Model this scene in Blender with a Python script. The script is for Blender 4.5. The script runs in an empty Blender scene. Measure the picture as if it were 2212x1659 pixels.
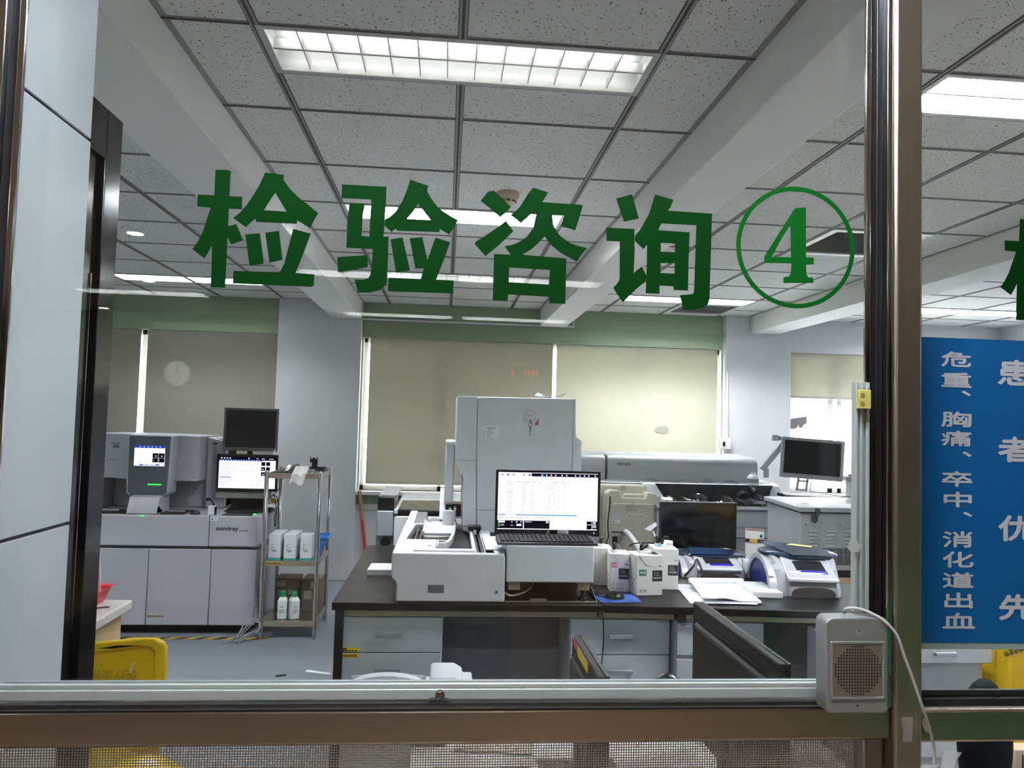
import bpy, bmesh, math, random
from mathutils import Vector, Matrix
from mathutils.geometry import tessellate_polygon
random.seed(7)
SC = bpy.context.scene
COL = SC.collection
PI = math.pi

# ------------------------------------------------------------------ camera, sky, exposure
EYE = 1.55
def make_camera():
    pitch, roll, yaw = [math.radians(a) for a in (2.818, 1.569, 4.948)]
    f = Vector((math.sin(yaw) * math.cos(pitch), math.cos(yaw) * math.cos(pitch), math.sin(pitch)))
    r = Vector((math.cos(yaw), -math.sin(yaw), 0)); u = r.cross(f)
    r2 = r * math.cos(roll) + u * math.sin(roll); u2 = u * math.cos(roll) - r * math.sin(roll)
    cd = bpy.data.cameras.new('camera'); cd.sensor_fit = 'HORIZONTAL'; cd.sensor_width = 36.0
    cd.lens = 1621.5 / 2212 * 36.0; cd.clip_start = 0.02; cd.clip_end = 100
    c = bpy.data.objects.new('camera', cd); COL.objects.link(c)
    c.matrix_world = Matrix(((r2.x, u2.x, -f.x, 0), (r2.y, u2.y, -f.y, 0), (r2.z, u2.z, -f.z, EYE), (0, 0, 0, 1)))
    SC.camera = c
make_camera()
w = bpy.data.worlds.new('overcast_sky'); SC.world = w; w.use_nodes = True
w.node_tree.nodes['Background'].inputs[0].default_value = (0.98, 0.99, 1.0, 1)
w.node_tree.nodes['Background'].inputs[1].default_value = 12.0
TUBE_POWER = 290.0          # fluorescent tubes of the laboratory
HALL_POWER = 45.0           # fluorescent tubes of the waiting hall behind the camera
vs = SC.view_settings
SC.display_settings.display_device = 'sRGB'
vs.view_transform = 'Standard'; vs.look = 'None'; vs.gamma = 1.0; vs.use_curve_mapping = False
vs.exposure = 0.7
SC.cycles.max_bounces = 10; SC.cycles.diffuse_bounces = 5; SC.cycles.glossy_bounces = 4
SC.cycles.transmission_bounces = 6; SC.cycles.transparent_max_bounces = 16
SC.cycles.caustics_reflective = False; SC.cycles.caustics_refractive = False
SC.cycles.sample_clamp_indirect = 20.0

# ------------------------------------------------------------------ materials
def lin(h):
    h = h.lstrip('#'); o = []
    for i in (0, 2, 4):
        c = int(h[i:i + 2], 16) / 255
        o.append(c / 12.92 if c <= 0.04045 else ((c + 0.055) / 1.055) ** 2.4)
    return (*o, 1)
MATS = {}
def P(name, hexc, rough=0.5, metal=0.0, var=0.06, scale=14.0, bump=0.0, alpha=1.0, stretch=None, rv=0.06, spec=None):
    if name in MATS: return MATS[name]
    m = bpy.data.materials.new(name); m.use_nodes = True
    nt = m.node_tree; b = nt.nodes['Principled BSDF']; L = nt.links
    tc = nt.nodes.new('ShaderNodeTexCoord'); mp = nt.nodes.new('ShaderNodeMapping')
    if stretch: mp.inputs['Scale'].default_value = stretch
    nz = nt.nodes.new('ShaderNodeTexNoise'); nz.inputs['Scale'].default_value = scale; nz.inputs['Detail'].default_value = 4
    L.new(tc.outputs['Object'], mp.inputs['Vector']); L.new(mp.outputs['Vector'], nz.inputs['Vector'])
    cr = nt.nodes.new('ShaderNodeValToRGB'); c = lin(hexc)
    cr.color_ramp.elements[0].position = 0.3; cr.color_ramp.elements[1].position = 0.7
    cr.color_ramp.elements[0].color = tuple(min(1, v * (1 - var)) for v in c[:3]) + (1,)
    cr.color_ramp.elements[1].color = tuple(min(1, v * (1 + var)) for v in c[:3]) + (1,)
    L.new(nz.outputs['Fac'], cr.inputs['Fac']); L.new(cr.outputs['Color'], b.inputs['Base Color'])
    mr = nt.nodes.new('ShaderNodeMapRange'); mr.inputs['To Min'].default_value = max(0.02, rough - rv); mr.inputs['To Max'].default_value = min(1, rough + rv)
    if spec is not None: b.inputs['Specular IOR Level'].default_value = spec
    L.new(nz.outputs['Fac'], mr.inputs['Value']); L.new(mr.outputs['Result'], b.inputs['Roughness'])
    b.inputs['Metallic'].default_value = metal
    if alpha < 1: b.inputs['Alpha'].default_value = alpha
    if bump:
        bp = nt.nodes.new('ShaderNodeBump'); bp.inputs['Strength'].default_value = bump; bp.inputs['Distance'].default_value = 0.002
        L.new(nz.outputs['Fac'], bp.inputs['Height']); L.new(bp.outputs['Normal'], b.inputs['Normal'])
    MATS[name] = m; return m
def E(name, hexc, s):
    if name in MATS: return MATS[name]
    m = bpy.data.materials.new(name); m.use_nodes = True; nt = m.node_tree
    nt.nodes.remove(nt.nodes['Principled BSDF']); e = nt.nodes.new('ShaderNodeEmission')
    e.inputs[0].default_value = lin(hexc); e.inputs[1].default_value = s
    nt.links.new(e.outputs[0], nt.nodes['Material Output'].inputs[0]); MATS[name] = m; return m
def thin_glass(name, tint='#ffffff', refl=1.0, rough=0.0):
    m = bpy.data.materials.new(name); m.use_nodes = True; nt = m.node_tree; L = nt.links
    nt.nodes.remove(nt.nodes['Principled BSDF'])
    t = nt.nodes.new('ShaderNodeBsdfTransparent'); t.inputs[0].default_value = lin(tint)
    g = nt.nodes.new('ShaderNodeBsdfGlossy'); g.inputs['Roughness'].default_value = rough
    lw = nt.nodes.new('ShaderNodeLayerWeight'); lw.inputs['Blend'].default_value = 0.5
    pw = nt.nodes.new('ShaderNodeMath'); pw.operation = 'POWER'; pw.inputs[1].default_value = 5.0
    fr = nt.nodes.new('ShaderNodeMath'); fr.operation = 'MULTIPLY_ADD'; fr.inputs[1].default_value = 0.96; fr.inputs[2].default_value = 0.04
    L.new(lw.outputs['Facing'], pw.inputs[0]); L.new(pw.outputs[0], fr.inputs[0])
    mu = nt.nodes.new('ShaderNodeMath'); mu.operation = 'MULTIPLY'; mu.inputs[1].default_value = refl; mu.use_clamp = True
    mx = nt.nodes.new('ShaderNodeMixShader')
    L.new(fr.outputs[0], mu.inputs[0]); L.new(mu.outputs[0], mx.inputs[0]); L.new(t.outputs[0], mx.inputs[1]); L.new(g.outputs[0], mx.inputs[2])
    L.new(mx.outputs[0], nt.nodes['Material Output'].inputs[0]); MATS[name] = m; return m
def blind_mat(name, hexc, tr):
    m = bpy.data.materials.new(name); m.use_nodes = True; nt = m.node_tree; L = nt.links
    nt.nodes.remove(nt.nodes['Principled BSDF'])
    tc = nt.nodes.new('ShaderNodeTexCoord'); nz = nt.nodes.new('ShaderNodeTexNoise'); nz.inputs['Scale'].default_value = 300
    L.new(tc.outputs['Object'], nz.inputs['Vector'])
    cr = nt.nodes.new('ShaderNodeValToRGB'); c = lin(hexc)
    cr.color_ramp.elements[0].color = tuple(v * .94 for v in c[:3]) + (1,); cr.color_ramp.elements[1].color = tuple(min(1, v * 1.05) for v in c[:3]) + (1,)
    L.new(nz.outputs['Fac'], cr.inputs['Fac'])
    d = nt.nodes.new('ShaderNodeBsdfDiffuse'); t = nt.nodes.new('ShaderNodeBsdfTranslucent'); mx = nt.nodes.new('ShaderNodeMixShader')
    mx.inputs[0].default_value = tr
    L.new(cr.outputs[0], d.inputs[0]); L.new(cr.outputs[0], t.inputs[0]); L.new(d.outputs[0], mx.inputs[1]); L.new(t.outputs[0], mx.inputs[2])
    L.new(mx.outputs[0], nt.nodes['Material Output'].inputs[0]); MATS[name] = m; return m
def tile_mat():
    m = P('ceiling_tile', '#e0e0dd', 0.9, var=0.04, scale=3)
    nt = m.node_tree; L = nt.links; b = nt.nodes['Principled BSDF']
    tc = nt.nodes.new('ShaderNodeTexCoord')
    vo = nt.nodes.new('ShaderNodeTexVoronoi'); vo.inputs['Scale'].default_value = 90; vo.inputs['Randomness'].default_value = 1.0
    L.new(tc.outputs['Object'], vo.inputs['Vector'])
    nz = nt.nodes.new('ShaderNodeTexNoise'); nz.inputs['Scale'].default_value = 70
    L.new(tc.outputs['Object'], nz.inputs['Vector'])
    th = nt.nodes.new('ShaderNodeMapRange'); th.inputs['From Min'].default_value = 0.35; th.inputs['From Max'].default_value = 0.7
    th.inputs['To Min'].default_value = 0.02; th.inputs['To Max'].default_value = 0.34
    L.new(nz.outputs['Fac'], th.inputs['Value'])
    lt = nt.nodes.new('ShaderNodeMath'); lt.operation = 'LESS_THAN'
    L.new(vo.outputs['Distance'], lt.inputs[0]); L.new(th.outputs[0], lt.inputs[1])
    old = b.inputs['Base Color'].links[0].from_socket
    mx = nt.nodes.new('ShaderNodeMixRGB'); mx.inputs['Color2'].default_value = lin('#4c4a44')
    L.new(lt.outputs[0], mx.inputs['Fac']); L.new(old, mx.inputs['Color1']); L.new(mx.outputs[0], b.inputs['Base Color'])
    return m

# ------------------------------------------------------------------ mesh builder
class MB:
    def __init__(s): s.bm = bmesh.new(); s.mi = 0
    def face(s, vs_):
        try:
            f = s.bm.faces.new(vs_); f.material_index = s.mi; return f
        except ValueError: return None
    def mat(s, i): s.mi = i; return s
    def box(s, x0, x1, y0, y1, z0, z1):
        v = [s.bm.verts.new(p) for p in ((x0, y0, z0), (x1, y0, z0), (x1, y1, z0), (x0, y1, z0), (x0, y0, z1), (x1, y0, z1), (x1, y1, z1), (x0, y1, z1))]
        for q in ((3, 2, 1, 0), (4, 5, 6, 7), (0, 1, 5, 4), (1, 2, 6, 5), (2, 3, 7, 6), (3, 0, 4, 7)): s.face([v[i] for i in q])
        return s
    def hexa(s, pts):
        v = [s.bm.verts.new(p) for p in pts]
        for q in ((3, 2, 1, 0), (4, 5, 6, 7), (0, 1, 5, 4), (1, 2, 6, 5), (2, 3, 7, 6), (3, 0, 4, 7)): s.face([v[i] for i in q])
        return s
    def prism(s, loops, plane, a, b):
        """extrude 2-D loops (outer, holes...) from a to b along the axis missing in plane"""
        if not isinstance(loops[0][0], (tuple, list)): loops = [loops]
        mk = {'xz': lambda p, t: (p[0], t, p[1]), 'xy': lambda p, t: (p[0], p[1], t), 'yz': lambda p, t: (t, p[0], p[1])}[plane]
        tri = tessellate_polygon([[Vector((p[0], p[1], 0)) for p in l] for l in loops])
        flat = [p for l in loops for p in l]
        A = [s.bm.verts.new(mk(p, a)) for p in flat]; B = [s.bm.verts.new(mk(p, b)) for p in flat]
        for t in tri: s.face([A[i] for i in t]); s.face([B[i] for i in reversed(t)])
        k = 0
        for l in loops:
            n = len(l)
            for i in range(n):
                j = (i + 1) % n; s.face([A[k + i], A[k + j], B[k + j], B[k + i]])
            k += n
        return s
    def tube(s, pts, r, n=8, caps=True, closed=False):
        pts = [Vector(p) for p in pts]; m = len(pts); rings = []
        up = Vector((0.3, 0.2, 1)).normalized()
        for i in range(m):
            if closed: d = pts[(i + 1) % m] - pts[i - 1]
            else: d = pts[min(i + 1, m - 1)] - pts[max(i - 1, 0)]
            d.normalize(); a = d.cross(up)
            if a.length < 1e-3: a = d.cross(Vector((1, 0, 0)))
            a.normalize(); b = d.cross(a); b.normalize(); up = -b if False else up
            rr = r[i] if isinstance(r, (list, tuple)) else r
            rings.append([s.bm.verts.new(pts[i] + (a * math.cos(t) + b * math.sin(t)) * rr) for t in [2 * PI * k / n for k in range(n)]])
        for i in range(m if closed else m - 1):
            A, B = rings[i], rings[(i + 1) % m]
            for k in range(n): s.face([A[k], A[(k + 1) % n], B[(k + 1) % n], B[k]])
        if caps and not closed: s.face(rings[0][::-1]); s.face(rings[-1])
        return s
    def lathe(s, c, prof, n=24, axis='z'):
        mk = {'z': lambda r, h, t: (c[0] + r * math.cos(t), c[1] + r * math.sin(t), c[2] + h),
              'y': lambda r, h, t: (c[0] + r * math.cos(t), c[1] + h, c[2] + r * math.sin(t)),
              'x': lambda r, h, t: (c[0] + h, c[1] + r * math.cos(t), c[2] + r * math.sin(t))}[axis]
        rings = [[s.bm.verts.new(mk(max(r, 1e-5), h, 2 * PI * k / n)) for k in range(n)] for r, h in prof]
        for A, B in zip(rings, rings[1:]):
            for k in range(n): s.face([A[k], A[(k + 1) % n], B[(k + 1) % n], B[k]])
        s.face(rings[0][::-1]); s.face(rings[-1]); return s
    def ell(s, c, rx, ry, rz, nu=20, nv=12, zmin=-1.0):
        a0 = math.asin(max(-1, zmin)); rings = []
        for j in range(nv + 1):
            a = a0 + (PI / 2 - a0) * j / nv
            rings.append([s.bm.verts.new((c[0] + rx * max(math.cos(a), 1e-4) * math.cos(t), c[1] + ry * max(math.cos(a), 1e-4) * math.sin(t), c[2] + rz * math.sin(a))) for t in [2 * PI * k / nu for k in range(nu)]])
        for A, B in zip(rings, rings[1:]):
            for k in range(nu): s.face([A[k], A[(k + 1) % nu], B[(k + 1) % nu], B[k]])
        s.face(rings[0][::-1]); s.face(rings[-1]); return s
    def surf(s, fn, nu, nv, th=0.0):
        g = [[Vector(fn(i / nu, j / nv)) for j in range(nv + 1)] for i in range(nu + 1)]
        V = [[s.bm.verts.new(p) for p in r] for r in g]
        for i in range(nu):
            for j in range(nv): s.face([V[i][j], V[i + 1][j], V[i + 1][j + 1], V[i][j + 1]])
        if th:
            W = [[s.bm.verts.new(p + Vector((0, 0, -th))) for p in r] for r in g]
            for i in range(nu):
                for j in range(nv): s.face([W[i][j + 1], W[i + 1][j + 1], W[i + 1][j], W[i][j]])
            for i in range(nu):
                s.face([V[i + 1][0], V[i][0], W[i][0], W[i + 1][0]]); s.face([V[i][nv], V[i + 1][nv], W[i + 1][nv], W[i][nv]])
            for j in range(nv):
                s.face([V[0][j], V[0][j + 1], W[0][j + 1], W[0][j]]); s.face([V[nu][j + 1], V[nu][j], W[nu][j], W[nu][j + 1]])
        return s
    def text(s, body, O, U, V, width, height, depth=0.0006, off=0.0, keep=False, bold=0.0):
        """letters fitted in a width x height field that starts at O and runs along U (right) and V (up)"""
        cu = bpy.data.curves.new('t', 'FONT'); cu.body = body; cu.offset = off; cu.extrude = 0.01; cu.resolution_u = 3
        o = bpy.data.objects.new('t', cu); COL.objects.link(o)
        me = bpy.data.meshes.new_from_object(o.evaluated_get(bpy.context.evaluated_depsgraph_get()))
        bpy.data.objects.remove(o); bpy.data.curves.remove(cu)
        if not me.vertices: return s
        xs = [v.co.x for v in me.vertices]; ys = [v.co.y for v in me.vertices]
        x0, x1, y0, y1 = min(xs), max(xs), min(ys), max(ys)
        sx = width / max(x1 - x0, 1e-6); sy = height / max(y1 - y0, 1e-6)
        if keep: sx = sy = min(sx, sy)
        O, U, V = Vector(O), Vector(U).normalized(), Vector(V).normalized(); N = U.cross(V)
        sx -= 2 * bold / max(x1 - x0, 1e-6); sy -= 2 * bold / max(y1 - y0, 1e-6)
        for k, (bx, by) in enumerate(((0, 0), (1, 0), (0, 1), (-1, 0), (0, -1)) if bold else ((0, 0),)):
            vv = [s.bm.verts.new(O + U * ((v.co.x - x0) * sx + bold * (1 + bx)) + V * ((v.co.y - y0) * sy + bold * (1 + by)) + N * ((depth if v.co.z > 0 else 0) + k * 2e-6)) for v in me.vertices]
            for p in me.polygons: s.face([vv[i] for i in p.vertices])
        bpy.data.meshes.remove(me); return s
    def xf(s, M): bmesh.ops.transform(s.bm, matrix=M, verts=s.bm.verts[:]); return s
    def rotz(s, x, y, ang):
        return s.xf(Matrix.Translation((x, y, 0)) @ Matrix.Rotation(math.radians(ang), 4, 'Z') @ Matrix.Translation((-x, -y, 0)))
    def rot(s, c, ang, ax):
        return s.xf(Matrix.Translation(c) @ Matrix.Rotation(math.radians(ang), 4, ax) @ Matrix.Translation(-Vector(c)))
    def done(s, name, mats, parent=None, bev=0.0, seg=2, ang=35, label=None):
        bm = s.bm; bmesh.ops.recalc_face_normals(bm, faces=bm.faces[:])
        if not isinstance(mats, (list, tuple)): mats = [mats]
        off = Vector((0, 0, 0))
        if parent:
            p = parent
            while p: off += p.location; p = p.parent
        else:
            cs = [v.co for v in bm.verts]
            off = Vector(((min(c.x for c in cs) + max(c.x for c in cs)) / 2, (min(c.y for c in cs) + max(c.y for c in cs)) / 2, min(c.z for c in cs)))
        bmesh.ops.translate(bm, vec=-off, verts=bm.verts[:])
        me = bpy.data.meshes.new(name); bm.to_mesh(me); bm.free()
        for m in mats: me.materials.append(m)
        me.polygons.foreach_set('use_smooth', [True] * len(me.polygons)); me.set_sharp_from_angle(angle=math.radians(ang))
        o = bpy.data.objects.new(name, me); COL.objects.link(o)
        if parent: o.parent = parent
        else: o.location = off
        if bev:
            b = o.modifiers.new('edges', 'BEVEL'); b.width = bev; b.segments = seg; b.limit_method = 'ANGLE'; b.angle_limit = math.radians(40); b.harden_normals = False
        if label: o['label'] = label
        return o
def tag(o, label, cat, group=None, kind=None):
    o['label'] = label; o['category'] = cat
    if group: o['group'] = group
    if kind: o['kind'] = kind
    return o
def T(name, label, cat, loc, group=None, kind=None):
    o = bpy.data.objects.new(name, None); o.empty_display_size = 0.05; COL.objects.link(o); o.location = loc
    return tag(o, label, cat, group, kind)
def st(o, label=None, cat=None):
    o['kind'] = 'structure'
    if label: o['label'] = label
    if cat: o['category'] = cat
    return o
def dup(root, dx, dy, dz, label, group=None):
    r = root.copy(); COL.objects.link(r); r.location = root.location + Vector((dx, dy, dz)); r['label'] = label
    if group: r['group'] = group
    for ch in list(root.children):
        c = ch.copy(); COL.objects.link(c); c.parent = r
        for g in list(ch.children):
            d = g.copy(); COL.objects.link(d); d.parent = c
    return r
def B(x0, x1, y0, y1, z0, z1): return MB().box(x0, x1, y0, y1, z0, z1)

# palette
white_plastic = P('white_plastic', '#d3d6d8', 0.35, var=0.02)
case_white = P('case_white', '#cfd2d4', 0.4, var=0.03)
case_grey = P('case_grey', '#8d8f94', 0.45, var=0.03)
silver = P('silver_paint', '#a9abb0', 0.35, 0.35, var=0.03)
dark_slate = P('dark_slate', '#3f444b', 0.4, var=0.03)
black_plastic = P('black_plastic', '#0b0b0c', 0.35, var=0.1)
black_matte = P('black_matte', '#111112', 0.6, var=0.1)
screen_off = P('screen_off', '#08090b', 0.12, var=0.1)
steel = P('stainless_steel', '#c0b8ae', 0.34, 1.0, var=0.04, scale=12, stretch=(14, 14, .4), rv=0.015)
steel_rail_m = P('stainless_steel_rail', '#bcb0a4', 0.26, 1.0, var=0.04, scale=12, stretch=(.4, .4, 14), rv=0.012)
chrome = P('chrome', '#c4c4c4', 0.12, 1.0, var=0.03)
alu = P('anodised_aluminium', '#c4cbca', 0.4, 0.15, var=0.02, scale=12, stretch=(.4, .4, 8))
alu_v = P('anodised_aluminium_upright', '#c0c9c8', 0.4, 0.2, var=0.02, scale=12, stretch=(8, 8, .4))
track_grey = P('track_grey', '#4a4a4d', 0.3, 0.7, var=0.08, scale=30)
paper = P('paper', '#e4e6ea', 0.8, var=0.02)
wall_white = P('wall_white', '#c9cbcc', 0.75, var=0.02, scale=3)
wall_green = P('wall_green', '#889a80', 0.8, var=0.03, scale=3)
panel_white = P('panel_white', '#d3dbdc', 0.3, var=0.015, scale=2)
cream = P('cream_plastic', '#b9b8a6', 0.5, var=0.04)
ink = P('ink', '#1e1e20', 0.7, var=0.1)
ink_grey = P('ink_grey', '#6c7074', 0.8, var=0.05)
yellow_tape = P('yellow_tape', '#d9c21e', 0.5, var=0.04)
yellow_bin = P('yellow_plastic', '#dcbb12', 0.4, var=0.04)
black_cable = P('black_rubber', '#101011', 0.5, var=0.1)
grey_cable = P('grey_rubber', '#8f9092', 0.5, var=0.06)
white_cable = P('white_rubber', '#c9c9c6', 0.45, var=0.05)
bench_black = P('bench_black', '#0e0d0d', 0.42, var=0.15, scale=8, spec=0.28)
bench_cream = P('bench_cream', '#b5b49c', 0.5, var=0.03)
cab_grey = P('cabinet_grey', '#b3b9bd', 0.5, var=0.02)
glass_clear = thin_glass('window_glass', '#f8f9fa', 1.0)
win_white = P('window_white', '#dcdcda', 0.4, var=0.03)
led_green = E('led_green', '#2cff4a', 2.2)
scr_white = E('screen_white', '#f1eeff', 0.92)
scr_blue = E('screen_blue', '#2a49b8', 0.6)
scr_dark = E('screen_dark', '#14142a', 0.25)
scr_grey = E('screen_grey', '#a19eb8', 0.6)
scr_cyan = E('screen_cyan', '#55a8d8', 0.7)
scr_green = E('screen_green', '#58d040', 0.7)
scr_red = E('screen_red', '#d04058', 0.6)
SCR = [scr_white, scr_blue, scr_dark, scr_grey, scr_cyan, scr_green, scr_red]
def screen(O, U, V, w, h, items, parent, name='screen'):
    """a lit display: white field with flat areas (u0, v0, u1, v1, colour) laid over it"""
    m = MB(); O, U, V = Vector(O), Vector(U).normalized(), Vector(V).normalized(); N = U.cross(V)
    def rect(u0, v0, u1, v1, d):
        m.face([m.bm.verts.new(O + U * (a * w) + V * (b * h) + N * d) for a, b in ((u0, v0), (u1, v0), (u1, v1), (u0, v1))])
    m.mat(0); rect(0, 0, 1, 1, 0)
    for k, (u0, v0, u1, v1, c) in enumerate(items):
        m.mat(c); rect(u0, v0, u1, v1, 0.0004 + 0.0002 * (k % 4) + (0.0008 if c in (0, 3) else 0))
    bm = m.bm
    me = bpy.data.meshes.new(name); off = Vector((0, 0, 0)); p = parent
    while p: off += p.location; p = p.parent
    bmesh.ops.translate(bm, vec=-off, verts=bm.verts[:]); bm.to_mesh(me); bm.free()
    for x in SCR: me.materials.append(x)
    o = bpy.data.objects.new(name, me); COL.objects.link(o); o.parent = parent; return o
# ================================================================== THE ROOM
CZ = 2.6726
YB = 7.40                     # back wall
GL = 1.15                     # glass plane
def S(name, mb, m, bev=0.0, label=None, cat=None): return st(mb.done(name, m, bev=bev), label, cat)

floor_m = P('vinyl_floor', '#747b82', 0.32, var=0.05, scale=4)
S('floor', B(-5, 6, 1.16, 7.6, -0.05, 0), floor_m)
hall_floor = P('hall_floor', '#a08a76', 0.3, var=0.15, scale=5)
st(B(-6, 6, -6.5, 1.16, -0.05, 0).done('floor_hall', hall_floor))

# ceiling lights and grilles: (x0, y0, length along x, depth along y)
LIGHTS = [(-0.586, 2.165, 'nearest ceiling light, centre bay, louvred fluorescent troffer'),
          (-0.586, 3.965, 'second ceiling light in the centre bay, half covered by green lettering'),
          (-0.586, 5.765, 'farthest ceiling light of the centre bay, just before the green wall'),
          (1.52, 2.165, 'bright louvred ceiling light right of the steel post, nearest in that bay'),
          (1.52, 6.365, 'thin bright ceiling light beyond the last green character, right bay'),
          (4.16, 6.365, 'far bright ceiling light above the blue sign'),
          (-4.00, 3.365, 'unseen ceiling light of the left bay behind the white pilaster'),  # added out of view to brighten the left analyser front
          (-2.80, 6.365, 'louvred ceiling light in the left bay above the green pelmet')]
HALL = [(-0.586, 0.52), (0.04, -3.8), (-1.28, -3.8), (0.12, -6.1), (-1.15, -6.1), (-3.5, -5.2), (4.3, -1.0), (-5.4, -1.0)]  # first and last two are added to light the window front and posts
GRILLES = [(2.12, 3.965), (2.12, 6.665)]
holes = [(x, x + 1.2, y, y + 0.3) for x, y, _ in LIGHTS] + [(x, x + 1.2, y, y + 0.3) for x, y in HALL] + [(x, x + 0.6, y, y + 0.6) for x, y in GRILLES]
xs = sorted(set([-6.0, 6.2] + [h[0] for h in holes] + [h[1] for h in holes] + [-3.0, -1, 1, 3, 5]))
ys = sorted(set([-6.55, 7.6, 1.16] + [h[2] for h in holes] + [h[3] for h in holes] + [2.765, 3.365, 4.565, 5.165, 7.0]))
m = MB()
for xa, xb in zip(xs, xs[1:]):
    for ya, yb in zip(ys, ys[1:]):
        cx, cy = (xa + xb) / 2, (ya + yb) / 2
        if any(h[0] < cx < h[1] and h[2] < cy < h[3] for h in holes): continue
        m.box(xa, xb, ya, yb, CZ, CZ + 0.015)
S('ceiling', m, tile_mat())
st(B(-6.1, 6.3, -6.6, 7.7, 2.95, 3.0).done('ceiling_slab', wall_white))
# T-bar grid: bars with a dark reveal
tee = P('tee_bar', '#8f8f8d', 0.5, var=0.03); reveal = P('tee_reveal', '#2c2b2a', 0.7)
mt, mr = MB(), MB()
def tee_y(x, y0, y1):
    mt.box(x - .012, x + .012, y0, y1, CZ - .004, CZ + .001); mr.box(x - .004, x + .004, y0, y1, CZ - .0048, CZ); mr.box(x - .0145, x - .012, y0, y1, CZ - .002, CZ); mr.box(x + .012, x + .0145, y0, y1, CZ - .002, CZ)
def tee_x(y, x0, x1):
    segs = [(x0, x1)]
    for h in holes:
        if h[2] + .01 < y < h[3] - .01:
            segs = [t for a, b in segs for t in ((a, min(b, h[0])), (max(a, h[1]), b)) if t[1] > t[0]]
    for a, b in segs:
        mt.box(a, b, y - .009, y + .009, CZ - .003, CZ + .001); mr.box(a, b, y - .0045, y + .0045, CZ - .0038, CZ)
BAYS = [(-4.5, -1.13, [-4.0, -2.8, -2.2, -1.6]), (-0.845, 0.905, [-0.586, 0.614]), (1.16, 3.04, [1.52, 2.12, 2.72]), (3.32, 5.8, [3.56, 4.16, 4.76, 5.36])]
for xa, xb, tx in BAYS:
    for x in tx: tee_y(x, 1.16, YB)
    k = -1
    while 2.165 + .6 * k < YB:
        tee_x(2.165 + .6 * k, xa, xb); k += 1
for a, b in ((1.16, 2.165), (2.465, 3.965), (4.265, 5.765), (6.065, YB)): tee_y(0.014, a, b)
for x, y, _ in LIGHTS: tee_x(y + .3, x, x + 1.2)
S('trim_1', mt, tee); S('trim_2', mr, reveal)
# wall angle where ceiling meets beams
m = MB()
for x in (-0.845, 0.905 - .02, 3.04 - .02, -1.15, 1.16, 3.32): m.box(x, x + .02, 1.16, YB, CZ - .003, CZ)
S('trim_3', m, tee)
beam_m = P('beam_white', '#ecece9', 0.7, var=0.02, scale=2)
for x0, x1, lab in ((-1.13, -0.845, 'white boxed ceiling beam left of the near light'), (0.905, 1.16, 'white boxed ceiling beam passing behind the right characters'), (3.04, 3.32, 'far right white ceiling beam meeting the white column')):
    S('ceiling_beam', B(x0, x1, 1.17, YB, 2.5, 2.95), beam_m, .006, lab, 'beam')
# back wall with three window openings
WINS = [(-3.6, -1.63, 0.90, 2.33), (-0.832, 2.78, 0.84, 2.33), (3.47, 5.35, 0.90, 2.33)]
def wall_piece(x0, x1, win):
    m = MB(); a, b, c, d = win
    m.box(x0, a, YB, YB + .2, 0, CZ + .2); m.box(b, x1, YB, YB + .2, 0, CZ + .2)
    m.box(a, b, YB, YB + .2, 0, c); m.box(a, b, YB, YB + .2, d, CZ + .2); return m
S('wall_back_left', wall_piece(-5.0, -1.2, WINS[0]), wall_green)
S('wall_back', wall_piece(-1.2, 3.1, WINS[1]), wall_green)
S('wall_back_right', wall_piece(3.1, 6.0, WINS[2]), wall_white)
S('wall_column_left', B(-1.625, -0.838, 7.31, YB, 0, CZ), wall_white, .004, 'white wall column behind the steel cart', 'column')
S('wall_column_right', B(2.785, 3.465, 7.31, YB, 0, CZ), wall_white, .004, 'white wall column right of the wide blinds', 'column')
S('baseboard_back', MB().box(-5, -1.63, 7.375, 7.40, 0, 0.10).box(-.84, 2.785, 7.375, 7.40, 0, .10), dark_slate)
S('wall_back_dado', B(-0.838, 2.785, 7.385, 7.40, 0.10, 0.66), wall_white)
S('trim_4', B(-0.838, 2.785, 7.37, 7.40, 0.66, 0.71), win_white, .003)
S('wall_left', B(-5.0, -4.9, 1.16, 7.6, 0, 2.9), wall_white)
S('wall_right', B(5.80, 5.9, 1.16, 7.6, 0, 2.9), wall_white)
# hall behind the camera (seen only as reflections in the glass and steel)
hall_wall = P('hall_wall', '#6f675c', 0.7, var=0.04, scale=2); hall_wood = P('hall_wood', '#5d5048', 0.45, var=0.2, scale=6, stretch=(6, 1, 1))
S('wall_hall', B(-6.1, 6.1, -6.6, -6.5, 0, 2.9), hall_wall)
S('wall_hall_left', B(-6.1, -6.0, -6.6, 1.16, 0, 2.9), hall_wall); S('wall_hall_right', B(6.0, 6.1, -6.6, 1.16, 0, 2.9), hall_wall)
S('trim_5', MB().box(-6.0, -2.2, -6.5, -6.44, 0, 1.15).box(-1.5, 6.0, -6.5, -6.44, 0, 1.15), hall_wood)
m = MB().box(-6, -1.3, GL + .01, GL + .09, 0, 2.95).box(1.9, 6, GL + .01, GL + .09, 0, 2.95)
S('wall_front', m, wall_white)
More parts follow.
